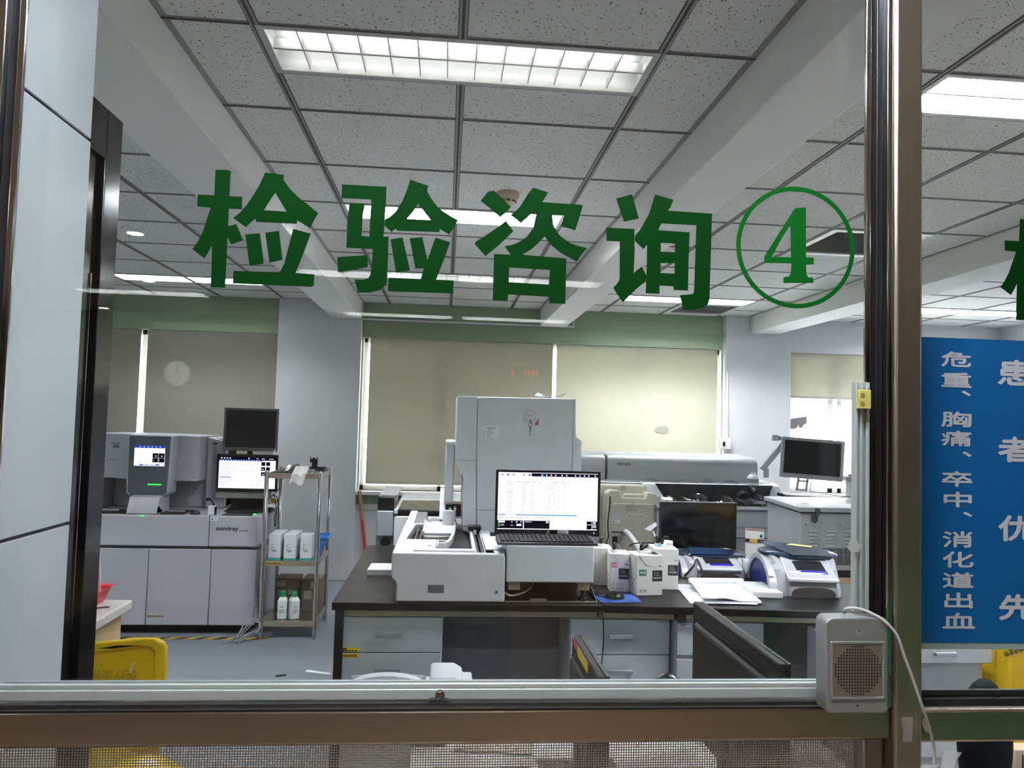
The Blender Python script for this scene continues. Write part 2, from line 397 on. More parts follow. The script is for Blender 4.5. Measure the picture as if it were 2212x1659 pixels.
# windows
def window(n, win, mull, sill_y=7.30):
    a, b, c, d = win
    r = T('window_%d' % n, {1: 'left window behind closed grey blinds', 2: 'wide centre window behind two closed blinds', 3: 'bright right window below a half lowered blind'}[n], 'window', ((a + b) / 2, YB + .1, c), kind='structure')
    m = MB(); y0, y1 = YB + .06, YB + .11
    m.box(a, b, y0, y1, c, c + .05).box(a, b, y0, y1, d - .05, d).box(a, a + .05, y0, y1, c, d).box(b - .05, b, y0, y1, c, d)
    for x, t in mull: m.box(x - t / 2, x + t / 2, y0, y1, c, d)
    m.done('frame', win_white, r, .004)
    B(a + .02, b - .02, YB + .082, YB + .086, c + .02, d - .02).done('pane', glass_clear, r)
    B(a - .0, b + .0, sill_y, YB + .06, c - .035, c).done('sill', win_white, r, .004)
    m = MB().box(a - .0, a + .012, YB + .001, YB + .06, c, d).box(b - .012, b, YB + .001, YB + .06, c, d)
    m.done('reveal', wall_white, r)
window(1, WINS[0], [(-2.9, .05)], 7.35); window(2, WINS[1], [(-.05, .04), (0.98, .05), (1.9, .04)]); window(3, WINS[2], [(3.96, .06), (4.06, .05), (4.6, .05)])
# what daylight falls on outside the right window
S('exterior_wall', MB().box(2.6, 9, 9.6, 9.7, 0, 1.75).box(2.6, 9, 9.55, 9.6, 1.72, 1.80), P('outside_white', '#d8d8d4', .8), 0, 'pale building parapet outside the right window', 'wall')
# roller blinds
def blind(x0, x1, z0, z1, lab, m, y=7.414):
    r = T('roller_blind', lab, 'blind', ((x0 + x1) / 2, y, z0), 'roller blinds')
    B(x0, x1, y - .0008, y + .0008, z0, z1).done('fabric', m, r)
    B(x0, x1, y - .008, y + .008, z0 - .012, z0 + .012).done('hem_bar', P('hem_grey', '#a6a59a', .6), r, .003)
    MB().lathe((x0, y + .012, z1 - .014), [(.012, 0), (.012, x1 - x0)], 16, 'x').done('roller', P('hem_grey', '#a6a59a'), r)
fab_l = blind_mat('blind_fabric_grey', '#96958a', 0.09); fab = blind_mat('blind_fabric', '#b2b09f', 0.19); fab_r = blind_mat('blind_fabric_pale', '#c5c4b3', 0.24)
blind(-3.598, -2.918, 1.0, 2.328, 'narrow grey roller blind left of the bright vertical slit', fab_l)
blind(-2.857, -1.632, 1.0, 2.328, 'grey roller blind behind the two stacked monitors', fab_l)
blind(-0.760, 1.045, 0.915, 2.328, 'wide beige roller blind between white column and slit, left of the tall analyser top', fab)
blind(1.082, 2.735, 0.93, 2.328, 'pale roller blind on the right half of the centre window', fab_r)
blind(3.472, 5.3, 1.875, 2.328, 'short half lowered white blind above the bright right window', fab_r)
# cable trunking above the blind, switch box with conduit
m = MB().box(-.838, 1.235, 7.385, 7.40, 2.497, 2.513).box(1.235, 1.25, 7.385, 7.40, 2.497, CZ)
tag(m.done('cable_trunking', win_white, bev=.002), 'thin white cable trunking along the green wall', 'trunking')
r = T('switch_box', 'small white wall switch box with conduit on the column edge', 'switch', (2.772, 7.30, 1.326))
B(2.716, 2.829, 7.25, 7.31, 1.326, 1.438).done('box', win_white, r, .006)
B(2.74, 2.765, 7.243, 7.25, 1.36, 1.40).done('switch', black_plastic, r, .003)
MB().tube([(2.80, 7.30, 1.438), (2.80, 7.30, 2.1)], .011).tube([(2.80, 7.30, 1.326), (2.80, 7.30, 0.9)], .011).done('conduit', win_white, r)
# dark rag stuck in the right window, outside shadow on the blind as a grey patch
m = MB().prism([(3.484, 1.645), (3.69, 1.68), (3.69, 1.61), (3.655, 1.59), (3.64, 1.56), (3.61, 1.555), (3.60, 1.59), (3.59, 1.56), (3.55, 1.545), (3.50, 1.55), (3.484, 1.58)], 'xz', 7.42, 7.424)
tag(m.done('rag', P('rag_grey', '#6f7073', .9)), 'small grey rag hanging in the bright right window', 'cloth')
m = MB().prism([(2.09, 1.50), (2.11, 1.475), (2.2, 1.465), (2.235, 1.48), (2.235, 1.525), (2.19, 1.545), (2.12, 1.53)], 'xz', 7.408, 7.4125)
tag(m.done('paper_scrap', P('scrap_grey', '#a3a396', .9)), 'grey scrap stuck on the pale right blind', 'paper')

# ------------------------------------------------------------------ ceiling fittings
housing = P('lamp_reflector', '#a3a5a5', 0.4, var=0.03); louvre_m = P('louvre', '#b4b5b4', 0.35, 0.3, var=0.03)
lamp_rim = P('lamp_rim', '#bdbdba', 0.4)
def troffer(x, y, lab, E_m, group, real=True):
    r = T('ceiling_light', lab, 'ceiling light', (x + .6, y + .15, CZ - .006), group)
    W, D = 1.2, .3
    m = MB(); t = .022
    m.box(x, x + W, y, y + t, CZ - .006, CZ + .004).box(x, x + W, y + D - t, y + D, CZ - .006, CZ + .004).box(x, x + t, y + t, y + D - t, CZ - .006, CZ + .004).box(x + W - t, x + W, y + t, y + D - t, CZ - .006, CZ + .004)
    m.done('frame', lamp_rim, r, .002)
    m = MB(); zt = CZ + .085
    m.box(x, x + W, y, y + D, zt, zt + .006).box(x, x + W, y, y + .006, CZ, zt).box(x, x + W, y + D - .006, y + D, CZ, zt).box(x, x + .006, y, y + D, CZ, zt).box(x + W - .006, x + W, y, y + D, CZ, zt)
    m.done('housing', housing, r)
    if real:
        m = MB()
        m.box(x + t, x + W - t, y + D / 2 - .005, y + D / 2 + .005, CZ + .002, CZ + .034)
        for k in range(1, 13):
            u = x + t + (W - 2 * t) * k / 13; m.box(u - .0016, u + .0016, y + t, y + D - t, CZ + .004, CZ + .034)
        m.done('louvre', louvre_m, r)
    for yy in (y + .075, y + .225):
        MB().lathe((x + .03, yy, CZ + .058), [(.013, 0), (.013, W - .06)], 12, 'x').done('tube', E_m, r)
dim_tube = E('dim_tube_light', '#fbfaf4', 7.0); mid_tube = E('mid_tube_light', '#f8f9fb', 100.0); lab_tube = E('tube_light', '#f8f9fb', TUBE_POWER); hall_tube = E('hall_tube_light', '#fbfaf6', HALL_POWER); hall_tube_added = E('hall_tube_light_near', '#f6faff', HALL_POWER * 2.2)
for x, y, lab in LIGHTS: troffer(x, y, lab, dim_tube if (x, y) in (LIGHTS[0][:2], LIGHTS[2][:2]) else mid_tube if (y > 6 and x < 0) else lab_tube, 'laboratory ceiling lights')
for k, (x, y) in enumerate(HALL): troffer(x, y, ['hall ceiling light right in front of the glass above the viewer', 'hall ceiling light behind the viewer, right one of the nearer pair', 'hall ceiling light behind the viewer, left one of the nearer pair', 'hall ceiling light at the back of the hall, right one', 'hall ceiling light at the back of the hall, left one', 'hall ceiling light far back at the left of the hall', 'hall ceiling light at the right end of the hall near the glass wall', 'hall ceiling light at the left end of the hall near the glass wall'][k], hall_tube_added if k in (0, 6, 7) else hall_tube, 'hall ceiling lights', False)
for k, (x, y) in enumerate(((-3.8, -6.3), (-2.6, -4.4), (-3.5, -2.9), (-2.0, -2.6))):
    tag(MB().lathe((x, y, CZ - .004), [(.05, 0), (.05, .004)], 20).done('downlight', E('downlight', '#fff3e0', 12)), 'round hall downlight behind the viewer reflected in the glass', 'downlight', 'hall downlights')
for k, (x, y) in enumerate(GRILLES):
    r = T('ceiling_grille', ['large dark ceiling air grille seen through the circled figure', 'far ceiling air grille behind the last character'][k], 'vent', (x + .3, y + .3, CZ - .01), 'ceiling air grilles')
    m = MB(); t = .045
    m.box(x, x + .6, y, y + t, CZ - .01, CZ + .002).box(x, x + .6, y + .6 - t, y + .6, CZ - .01, CZ + .002).box(x, x + t, y + t, y + .6 - t, CZ - .01, CZ + .002).box(x + .6 - t, x + .6, y + t, y + .6 - t, CZ - .01, CZ + .002)
    m.done('frame', win_white, r, .003)
    m = MB()
    for j in range(18):
        yy = y + t + .51 * j / 18; m.hexa([(x + t, yy, CZ - .004), (x + .6 - t, yy, CZ - .004), (x + .6 - t, yy + .02, CZ + .014), (x + t, yy + .02, CZ + .014), (x + t, yy, CZ - .002), (x + .6 - t, yy, CZ - .002), (x + .6 - t, yy + .02, CZ + .016), (x + t, yy + .02, CZ + .016)])
    m.done('louvre', P('grille_grey', '#a5a6a8', .5), r)
    B(x, x + .6, y, y + .6, CZ + .05, CZ + .06).done('duct', P('duct_grey', '#4a4b4c', .6), r)
r = T('smoke_detector', 'round cream smoke detector on the ceiling behind the third character', 'smoke detector', (0.27, 3.64, CZ - .06))
MB().lathe((0.27, 3.64, CZ), [(.055, 0), (.055, -.022), (.05, -.034), (.04, -.036), (.036, -.052), (.022, -.062), (.0, -.063)], 28).done('body', P('detector_cream', '#c9b9a2', .5), r)
m = MB()
for k in range(8):
    a = 2 * PI * k / 8; m.box(.27 + .036 * math.cos(a) - .006, .27 + .036 * math.cos(a) + .006, 3.64 + .036 * math.sin(a) - .006, 3.64 + .036 * math.sin(a) + .006, CZ - .049, CZ - .041)
m.done('slot', ink, r)

# ------------------------------------------------------------------ clock and red display in the hall, reflected
r = T('wall_clock', 'round white hall clock behind the viewer reflected in the glass', 'clock', (-3.04, -6.45, 1.85))
MB().lathe((-3.04, -6.50, 1.985), [(.15, 0), (.15, .04), (.138, .045)], 36, 'y').done('rim', win_white, r)
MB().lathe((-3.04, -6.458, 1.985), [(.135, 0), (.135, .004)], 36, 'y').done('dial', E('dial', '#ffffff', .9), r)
MB().box(-3.045, -3.035, -6.452, -6.449, 1.985, 2.08).hexa([(-3.04, -6.452, 1.98), (-3.04, -6.452, 1.99), (-2.975, -6.452, 2.02), (-2.975, -6.452, 2.01), (-3.04, -6.449, 1.98), (-3.04, -6.449, 1.99), (-2.975, -6.449, 2.02), (-2.975, -6.449, 2.01)]).done('hands', ink, r)
r = T('led_display', 'red lettered hall display behind the viewer reflected in the glass', 'display', (0.9, -6.45, 2.05))
B(.40, 1.12, -6.5, -6.46, 2.03, 2.20).done('case', black_matte, r, .005)
m = MB()
for x in (.745, .90, .945, .99, 1.035): m.box(x, x + (.035 if x < .8 else .028), -6.459, -6.457, 2.075 if x < .8 else 2.09, 2.15)
m.done('lettering', E('led_red', '#ff2a20', 3.0), r)
# hall bench and an added green block seen as soft colour in the steel rails
tag(B(-2.0, 0.4, -2.4, -1.9, 0.0, 0.42).done('hall_bench', hall_wood, bev=.02), 'brown hall bench behind the viewer', 'bench')
tag(B(2.15, 4.2, -2.6, -.95, 0.0, .42).done('padded_bench', P('seat_green', '#2f9460', .5), bev=.02), 'green padded hall seat behind the viewer', 'seat')
# ================================================================== THE SERVICE WINDOW PARTITION
GL_jian=[[[(-3570,19150),(-3400,19160),(-3340,19140),(-3350,19110),(-3350,18940),(-3350,18760),(-3160,18760),(-3160,18570),(-3350,18570),(-3350,18300),(-3230,18340),(-3180,18230),(-3120,18100),(-3290,18030),(-3310,18060),(-3350,18140),(-3350,17840),(-3350,17370),(-3560,17370),(-3560,17710),(-3570,18020),(-3610,17910),(-3670,17800),(-3850,17930),(-3780,18040),(-3710,18200),(-3660,18400),(-3610,18570),(-3810,18580),(-3810,18760),(-3570,18760)]],[[(-2840,19150),(-2690,19140),(-2560,19130),(-2570,19060),(-2470,18930),(-2360,18820),(-2200,18700),(-2030,18570),(-2080,18470),(-2140,18330),(-2240,18390),(-2340,18440),(-2340,18390),(-2940,18390),(-2950,18440),(-3010,18390),(-3090,18300),(-3190,18370),(-3280,18430),(-3190,18510),(-3110,18610),(-3000,18790),(-2910,18970)],[(-2680,18850),(-2840,18570),(-2500,18570)]],[[(-3090,18190),(-2880,18220),(-2810,17810),(-2810,17760),(-3010,17720)]],[[(-2800,18230),(-2600,18270),(-2530,17830),(-2720,17780)]],[[(-2390,18310),(-2130,18250),(-2200,18020),(-2270,17810),(-2330,17640),(-2050,17630),(-2050,17470),(-2080,17440),(-3240,17440),(-3240,17630),(-2560,17640),(-2500,17780),(-2460,17970)]]]
GL_yan=[[[(-1690,19030),(-1020,19030),(-1020,18800),(-1030,18450),(-1040,18260),(-960,18260),(-960,17910),(-960,17560),(-980,17510),(-1020,17470),(-1070,17430),(-1210,17390),(-1390,17380),(-1450,17580),(-1320,17580),(-1240,17610),(-1210,17680),(-1200,17820),(-1190,18060),(-1590,18060),(-1590,18480),(-1570,18750),(-1360,18750),(-1340,18720),(-1360,18560),(-1370,18250),(-1250,18250),(-1250,18560),(-1240,18820),(-1690,18820)]],[[(-1720,17910),(-1270,17960),(-1260,17780),(-1460,17730),(-1700,17680)]],[[(-660,19160),(-380,19080),(-400,19020),(-390,18980),(-300,18840),(-230,18760),(-150,18700),(-50,18640),(90,18570),(20,18440),(-40,18340),(-190,18420),(-190,18370),(-840,18360),(-850,18390),(-920,18340),(-1030,18430),(-1020,18530),(-950,18570),(-870,18650),(-770,18820),(-710,18990)],[(-530,18790),(-610,18660),(-690,18550),(-330,18550),(-430,18670)]],[[(-930,18220),(-750,18260),(-620,17760),(-830,17710)]],[[(-640,18250),(-450,18280),(-360,17930),(-250,18280),(-20,18220),(-110,17940),(-220,17630),(50,17630),(50,17430),(-940,17420),(-940,17630),(-450,17630),(-410,17800),(-540,17790)]]]
GL_zi=[[[(430,18890),(540,19040),(590,19050),(630,19060),(900,18820),(820,18720),(740,18650),(590,18770)]],[[(830,18600),(950,18440),(750,18230),(530,18030),(360,18210),(370,18250),(480,18320),(600,18410),(730,18510)]],[[(1240,19140),(1480,19080),(1390,18920),(2030,18910),(1990,18740),(1920,18500),(1820,18530),(1700,18550),(1740,18730),(1550,18730),(1570,18580),(1630,18470),(1680,18410),(1760,18350),(1840,18300),(1950,18260),(2110,18230),(2040,18140),(1960,18010),(1810,18080),(1680,18150),(1550,18250),(1440,18380),(1360,18290),(1240,18170),(1100,18080),(1790,18050),(1790,17340),(1540,17340),(1530,17440),(900,17450),(890,17350),(660,17350),(660,18070),(920,18070),(880,18120),(820,18200),(920,18220),(1020,18260),(1150,18350),(1210,18430),(1260,18510),(1280,18620),(1300,18730),(1230,18730),(1150,18660),(1060,18570),(990,18630),(900,18690),(980,18760),(1050,18840),(1150,19020),(1190,19080)],[(900,17870),(1540,17860),(1530,17630),(900,17640)]]]
GL_xun=[[[(2560,19040),(2810,19120),(2930,18740),(2690,18680)]],[[(2410,18570),(2860,18570),(2870,18210),(2860,17870),(2930,17930),(2990,17980),(3070,17830),(3050,17750),(2900,17610),(2700,17400),(2540,17620),(2600,17690),(2630,17730),(2640,17780),(2630,18360),(2420,18360)]],[[(3180,19140),(3480,19070),(3430,18940),(3390,18890),(4110,18880),(4100,18160),(4090,17520),(4080,17450),(4050,17410),(3960,17360),(3830,17330),(3670,17320),(3610,17550),(3760,17570),(3820,17580),(3840,17620),(3850,18150),(3860,18680),(3290,18680),(3240,18570),(3750,18560),(3740,18080),(3740,17630),(3510,17630),(3500,17690),(3280,17690),(3280,17560),(3060,17560),(3070,17940),(3070,18330),(3010,18260),(2870,18380),(2870,18460),(2950,18560),(3010,18670),(3080,18800),(3130,18950)],[(3290,18370),(3520,18370),(3520,18230),(3290,18230)],[(3290,18050),(3520,18060),(3520,17890),(3290,17890)]]]
GL_four=[[[(5480,19040),(5660,19060),(5670,18250),(5800,18250),(5800,18140),(5670,18130),(5680,17980),(5710,17930),(5790,17930),(5800,17840),(5300,17820),(5300,17910),(5390,17930),(5420,17980),(5430,18140),(4980,18130),(4980,18230),(5220,18620)],[(5410,18780),(5250,18510),(5100,18230),(5420,18240)]]]
GL_jian2=[[[(9340,19060),(9520,19060),(9580,19050),(9570,19020),(9550,18860),(9540,18690),(9740,18690),(9730,18510),(9530,18510),(9520,18260),(9650,18300),(9700,18190),(9750,18070),(9570,18000),(9550,18030),(9520,18100),(9500,17830),(9480,17380),(9260,17380),(9270,17700),(9280,17990),(9230,17890),(9170,17790),(8990,17910),(9060,18010),(9140,18160),(9210,18350),(9270,18510),(9070,18520),(9070,18690),(9320,18690)]],[[(10090,19060),(10260,19050),(10380,19030),(10380,18970),(10470,18850),(10570,18750),(10740,18630),(10910,18510),(10850,18410),(10780,18280),(10680,18340),(10580,18390),(10570,18340),(9950,18340),(9950,18390),(9880,18340),(9800,18260),(9690,18320),(9610,18380),(9700,18460),(9790,18550),(9920,18720),(10020,18890)],[(10240,18780),(10070,18510),(10420,18510)]],[[(9780,18150),(10000,18180),(10060,17790),(10050,17740),(9850,17710)]],[[(10090,18190),(10300,18230),(10350,17810),(10150,17760)]],[[(10520,18270),(10790,18210),(10700,17990),(10610,17800),(10550,17630),(10840,17620),(10830,17470),(10800,17450),(9590,17450),(9600,17620),(10310,17630),(10370,17770),(10430,17940)]]]
green_vinyl = P('green_vinyl', '#02340a', 0.75, var=0.03); green_vinyl_b = P('green_vinyl_bright', '#085a1a', 0.7, var=0.03)
for m_, c_ in ((green_vinyl, 0.08), (green_vinyl_b, 0.08)): m_.node_tree.nodes['Principled BSDF'].inputs['Specular IOR Level'].default_value = c_
def glass_sign(name, polys, lab, m, ring=None, y=GL - .002):
    mb = MB()
    for p in polys: mb.prism([[(a / 10000, b / 10000) for a, b in l] for l in p], 'xz', y - .0006, y)
    if ring:
        (cx, cz, rx, rz, t) = ring; n = 64
        mb.prism([[(cx + rx * math.cos(2 * PI * k / n), cz + rz * math.sin(2 * PI * k / n)) for k in range(n)], [(cx + (rx - t) * math.cos(2 * PI * k / n), cz + (rz - t) * math.sin(2 * PI * k / n)) for k in range(n)]], 'xz', y - .0006, y)
    return tag(mb.done(name, m), lab, 'lettering', 'green lettering on the service window')
glass_sign('glass_character', GL_jian, 'first big green character on the glass, with the tree-like left half', green_vinyl)
glass_sign('glass_character', GL_yan, 'second big green character on the glass, with the hooked horse-like left half', green_vinyl)
glass_sign('glass_character', GL_zi, 'third big green character on the glass, with a square mouth at its foot', green_vinyl)
glass_sign('glass_character', GL_xun, 'fourth big green character on the glass, right before the circled figure', green_vinyl)
glass_sign('glass_numeral', GL_four, 'green figure 4 inside a thin green circle on the glass', green_vinyl_b, (0.550, 1.8405, .0985, .0985, .0072))
glass_sign('glass_character', GL_jian2, 'green character cut by the right picture edge above the blue sign', green_vinyl)

# glass panes
w4 = T('window_4', 'clear glass of the service window with green lettering', 'window', (0.03, GL, 1.13), kind='structure')
B(-0.655, 0.688, GL + .0005, GL + .0045, 1.137, CZ).done('pane', glass_clear, w4)
m = MB().box(-0.62, 0.652, GL - .012, GL + .014, 1.1345, 1.150).box(-0.62, 0.652, GL - .010, GL - .004, 1.150, 1.1575).box(-0.62, 0.652, GL + .006, GL + .012, 1.150, 1.1565)
m.done('bottom_rail', alu, w4, .0015)
w5 = T('window_5', 'clear glass right of the steel post behind the blue sign', 'window', (1.4, GL, 1.13), kind='structure')
B(0.745, 1.9, GL + .0005, GL + .0045, 1.12, CZ).done('pane', glass_clear, w5)
MB().box(0.735, 1.9, GL - .02, GL + .014, 1.118, 1.136).box(0.735, 1.9, GL - .012, GL - .006, 1.136, 1.146).done('bottom_rail', track_grey, w5, .0015)
# latch bolt on the sliding rail
r = T('rail_bolt', 'small round steel bolt on the white sliding rail', 'bolt', (0.004, GL - .018, 1.134))
MB().lathe((0.004, GL - .02, 1.1435), [(.0055, 0), (.007, .001), (.007, .006), (.0035, .008)], 20, 'y').done('head', chrome, r)
MB().hexa([(-.018, GL - .022, 1.131), (.03, GL - .022, 1.131), (.03, GL - .012, 1.131), (-.018, GL - .012, 1.131), (-.010, GL - .022, 1.1375), (.014, GL - .022, 1.1375), (.014, GL - .012, 1.1375), (-.010, GL - .012, 1.1375)]).done('washer', track_grey, r)
# right upright of the low sliding pane and yellow catch
m = MB()
for x0, x1, dy in ((.6235, .6265, 0), (.6265, .6315, .004), (.6315, .635, 0), (.635, .641, .005), (.641, .6455, 0)): m.box(x0, x1, 1.097 + dy, 1.1105, 1.276, 1.624)
tag(m.done('sliding_upright', alu_v, bev=.0006), 'tall thin aluminium upright in front of the white freezer-like box', 'window frame')
r = T('window_catch', 'small cream block with two round holes clipped on the aluminium upright', 'catch', (0.633, 1.093, 1.583))
B(0.6235, 0.6425, 1.088, 1.0965, 1.583, 1.612).done('block', P('catch_cream', '#d8cf7a', .5), r, .001)
MB().lathe((.6285, 1.0874, 1.591), [(.0032, 0), (.0032, .001)], 16, 'y').lathe((.6285, 1.0874, 1.604), [(.0032, 0), (.0032, .001)], 16, 'y').done('hole', P('catch_hole', '#8e8644', .6), r)
m = MB().prism([(.610, 1.372), (.616, 1.366), (.628, 1.367), (.6335, 1.375), (.629, 1.3775), (.620, 1.388), (.614, 1.3845)], 'xz', 1.0950, 1.0955)
tag(m.done('tape_flag', P('tape_film', '#d7dddc', .4, alpha=.6)), 'crumpled clear tape flag on the aluminium upright', 'tape')

# steel posts, channels and rails
def post(x0, x1, y0, y1, z0, z1, lab, name='steel_post'): return tag(B(x0, x1, y0, y1, z0, z1).done(name, steel, bev=.004), lab, 'post', kind='structure')
post(0.6885, 0.733, 1.10, 1.16, 0.0, CZ, 'wide brushed steel post between the lettering and the blue sign')
r = T('window_channel', 'dark grooved channel along the left side of the steel post', 'window frame', (0.668, 1.125, 1.13), kind='structure')
MB().box(.6785, .6885, 1.106, 1.16, 1.13, CZ).done('outer_lip', chrome, r, .002)
MB().box(.656, .6785, 1.118, 1.124, 1.13, CZ).box(.6655, .669, 1.114, 1.12, 1.13, CZ).done('groove', track_grey, r, .001)
MB().box(.6465, .656, 1.112, 1.119, 1.27, CZ).done('inner_lip', chrome, r, .002)
r = T('window_channel', 'dark grooved steel channel at the left picture edge', 'window frame', (-0.64, 1.125, 1.13), kind='structure')
MB().box(-.645, -.630, 1.118, 1.124, 1.13, CZ).done('groove', track_grey, r, .001)
MB().box(-.660, -.645, 1.108, 1.16, 1.13, CZ).done('outer_lip', chrome, r, .002)
MB().box(-.630, -.6195, 1.112, 1.119, 1.13, CZ).done('inner_lip', chrome, r, .002)
post(-.72, -.66, 1.10, 1.16, 0, CZ, 'steel post outside the left picture edge')
post(-.63, .6885, 1.11, 1.16, 1.0815, 1.1305, 'brownish reflecting steel rail under the service window', 'steel_rail').data.materials[0] = steel_rail_m
post(.733, 1.95, 1.11, 1.16, 1.0765, 1.126, 'green tinged steel rail below the blue sign', 'steel_rail').data.materials[0] = steel_rail_m
post(.645, .655, 1.115, 1.16, .3, 1.0815, 'thin upright steel strip ending the wire mesh', 'steel_strip')
post(.655, .6885, 1.128, 1.16, .3, 1.0815, 'beige inner post beside the wire mesh', 'inner_post').data.materials[0] = P('beige_post', '#9a8d84', .5)
m = MB().box(-.62, .652, GL - .026, GL - .017, 1.1305, 1.1345).box(-.62, .652, GL - .040, GL - .037, 1.1305, 1.1325)
st(m.done('sliding_track', track_grey), 'dark track between white rail and steel rail', 'window frame')
# wire mesh under the rail
m = MB(); x = -.615; mesh_y = 1.135
while x < .648:
    m.box(x, x + .0013, mesh_y, mesh_y + .0012, .55, 1.083); x += .0038
z = .55
while z < 1.083:
    m.box(-.615, .648, mesh_y + .001, mesh_y + .0022, z, z + .0013); z += .0038
tag(m.done('wire_mesh', P('mesh_grey', '#b5afa9', .45, .5)), 'fine grey wire mesh panel below the steel rail', 'mesh', kind='structure')
st(B(-.63, .655, 1.12, 1.16, .0, .55).done('partition_skirt', steel), 'steel skirt under the wire mesh', 'panel')
st(B(.733, 1.95, 1.12, 1.15, .0, .25).done('partition_skirt', steel), 'steel skirt right of the post', 'panel')

# blue notice on the right-hand glass
r = T('blue_sign', 'tall blue sign with white vertical characters right of the steel post', 'sign', (0.95, GL - .004, 1.207))
B(0.745, 1.20, GL - .0035, GL - .0005, 1.2165, 1.704).done('panel', P('sign_blue', '#0e62a4', .35, var=.02), r)
B(0.745, 1.20, GL - .003, GL - .0005, 1.2065, 1.2165).done('edge_strip', P('frosted_strip', '#9fb3ae', .4), r)
sign_white = P('sign_white', '#c9cdd6', .5, var=.02)
U, V = (1, 0, 0), (0, 0, 1)
m = MB()
for ch, x0, z1, x1, z0 in (('危', .795, 1.682, .847, 1.657), ('重', .795, 1.648, .847, 1.624), ('、', .830, 1.619, .846, 1.610), ('胸', .795, 1.585, .847, 1.560), ('痛', .795, 1.554, .847, 1.529), ('、', .831, 1.521, .847, 1.512), ('卒', .796, 1.489, .848, 1.464), ('中', .799, 1.456, .847, 1.431), ('、', .832, 1.424, .848, 1.416), ('消', .797, 1.393, .848, 1.367), ('化', .797, 1.361, .850, 1.335), ('道', .797, 1.328, .850, 1.303), ('出', .800, 1.296, .848, 1.271), ('血', .797, 1.264, .852, 1.239)):
    m.text(ch, (x0, GL - .0036, z0), U, V, x1 - x0, z1 - z0, .0003, bold=.0008)
m.done('lettering', sign_white, r); m = MB()
for ch, z1 in (('患', 1.672), ('者', 1.547), ('优', 1.420), ('先', 1.294)):
    m.text(ch, (.892, GL - .0036, z1 - .042), U, V, .066, .042, .0003, bold=.0014)
m.done('lettering', sign_white, r)

# intercom speaker on the rail
r = T('intercom_speaker', 'silver intercom speaker with round perforated grille on the steel rail', 'intercom', (0.616, 1.095, 1.131))
MB().prism([(.569, 1.140), (.567, 1.262), (.569, 1.268), (.575, 1.2725), (.657, 1.2735), (.662, 1.270), (.664, 1.264), (.664, 1.140), (.662, 1.1365), (.658, 1.134), (.574, 1.134), (.570, 1.1365)], 'xz', 1.077, 1.1095).done('case', P('intercom_silver', '#9b9d9d', .38, .4, var=.03), r, .003, 3)
m = MB().prism([[(.5745, 1.1545), (.6585, 1.1545), (.6585, 1.239), (.5745, 1.239)], [(.5785, 1.1585), (.6545, 1.1585), (.6545, 1.235), (.5785, 1.235)]], 'xz', 1.0755, 1.0775)
m.done('chrome_rim', P('rim_silver', '#b9bbba', .25, .5), r, .0008)
B(.5785, .6545, 1.0762, 1.0775, 1.1585, 1.235).done('grille', P('grille_champagne', '#8f887c', .4, .4, var=.03), r)
m = MB(); n = 0
for i in range(17):
    for j in range(17):
        dx, dz = (i - 8) * .0043, (j - 8) * .0043
        if dx * dx + dz * dz < .0357 ** 2: m.lathe((.6165 + dx, 1.0758, 1.1968 + dz), [(.0014, 0), (.0014, .0006)], 8, 'y')
m.done('perforations', ink, r)
MB().lathe((.6165, 1.0764, 1.1455), [(.0014, 0), (.0014, .001)], 10, 'y').done('pinhole', ink, r); MB().lathe((.6185, 1.0764, 1.2545), [(.0013, 0), (.0013, .001)], 10, 'y').done('pinhole', ink, r)
MB().lathe((.6185, 1.0766, 1.2508), [(.005, 0), (.005, .0006)], 20, 'y').done('sensor_disc', P('sensor_grey', '#a5a4a0', .4), r)
def smooth_path(pts, n=8):
    out = []; P_ = [Vector(p) for p in pts]
    for i in range(len(P_) - 1):
        p0, p1, p2, p3 = P_[max(i - 1, 0)], P_[i], P_[i + 1], P_[min(i + 2, len(P_) - 1)]
        for k in range(n):
            t = k / n; out.append(.5 * ((2 * p1) + (p2 - p0) * t + (2 * p0 - 5 * p1 + 4 * p2 - p3) * t * t + (3 * p1 - 3 * p2 + p3 - p0) * t ** 3))
    out.append(P_[-1]); return out
def cable(name, pts, r_, m, lab, parent=None, group=None, cat='cable'):
    o = MB().tube(smooth_path(pts), r_, 8).done(name, m, parent)
    return o if parent else tag(o, lab, cat, group)
cable('intercom_cable', [(.612, 1.108, 1.272), (.612, 1.10, 1.281), (.632, 1.09, 1.2815), (.655, 1.075, 1.270), (.673, 1.07, 1.249), (.684, 1.07, 1.22), (.696, 1.07, 1.19), (.708, 1.07, 1.158), (.722, 1.075, 1.128), (.737, 1.085, 1.096), (.745, 1.09, 1.072), (.742, 1.09, 1.03)], .0022, white_cable, 'thin white cable drooping from the intercom over the steel post')
m = MB().surf(lambda u, v: (.715 + .055 * u + .02 * v - .035 * (1 - v) * (1 - u), 1.098 - .012 * math.sin(7 * u + 3 * v) * math.sin(5 * v), 1.0 + .07 * v - .02 * (1 - u) * v), 14, 14)
tag(m.done('plastic_bag', P('bag_film', '#dfe2e4', .2, alpha=.5)), 'crumpled clear plastic bag at the foot of the white cable', 'bag')
tape_m = P('tape_grey', '#a19c94', .6, var=.03)
tag(MB().prism([(.6985, 1.1195), (.7165, 1.1185), (.7155, 1.0835), (.7005, 1.0835), (.7005, 1.104), (.6975, 1.107)], 'xz', 1.0985, 1.0999).done('tape_patch', tape_m), 'grey tape patch on the post below the intercom', 'tape')
tag(MB().prism([(.7365, 1.108), (.7425, 1.1155), (.7525, 1.093), (.743, 1.093)], 'xz', 1.1085, 1.1099).done('tape_patch', tape_m), 'grey tape scrap on the rail right of the post', 'tape')

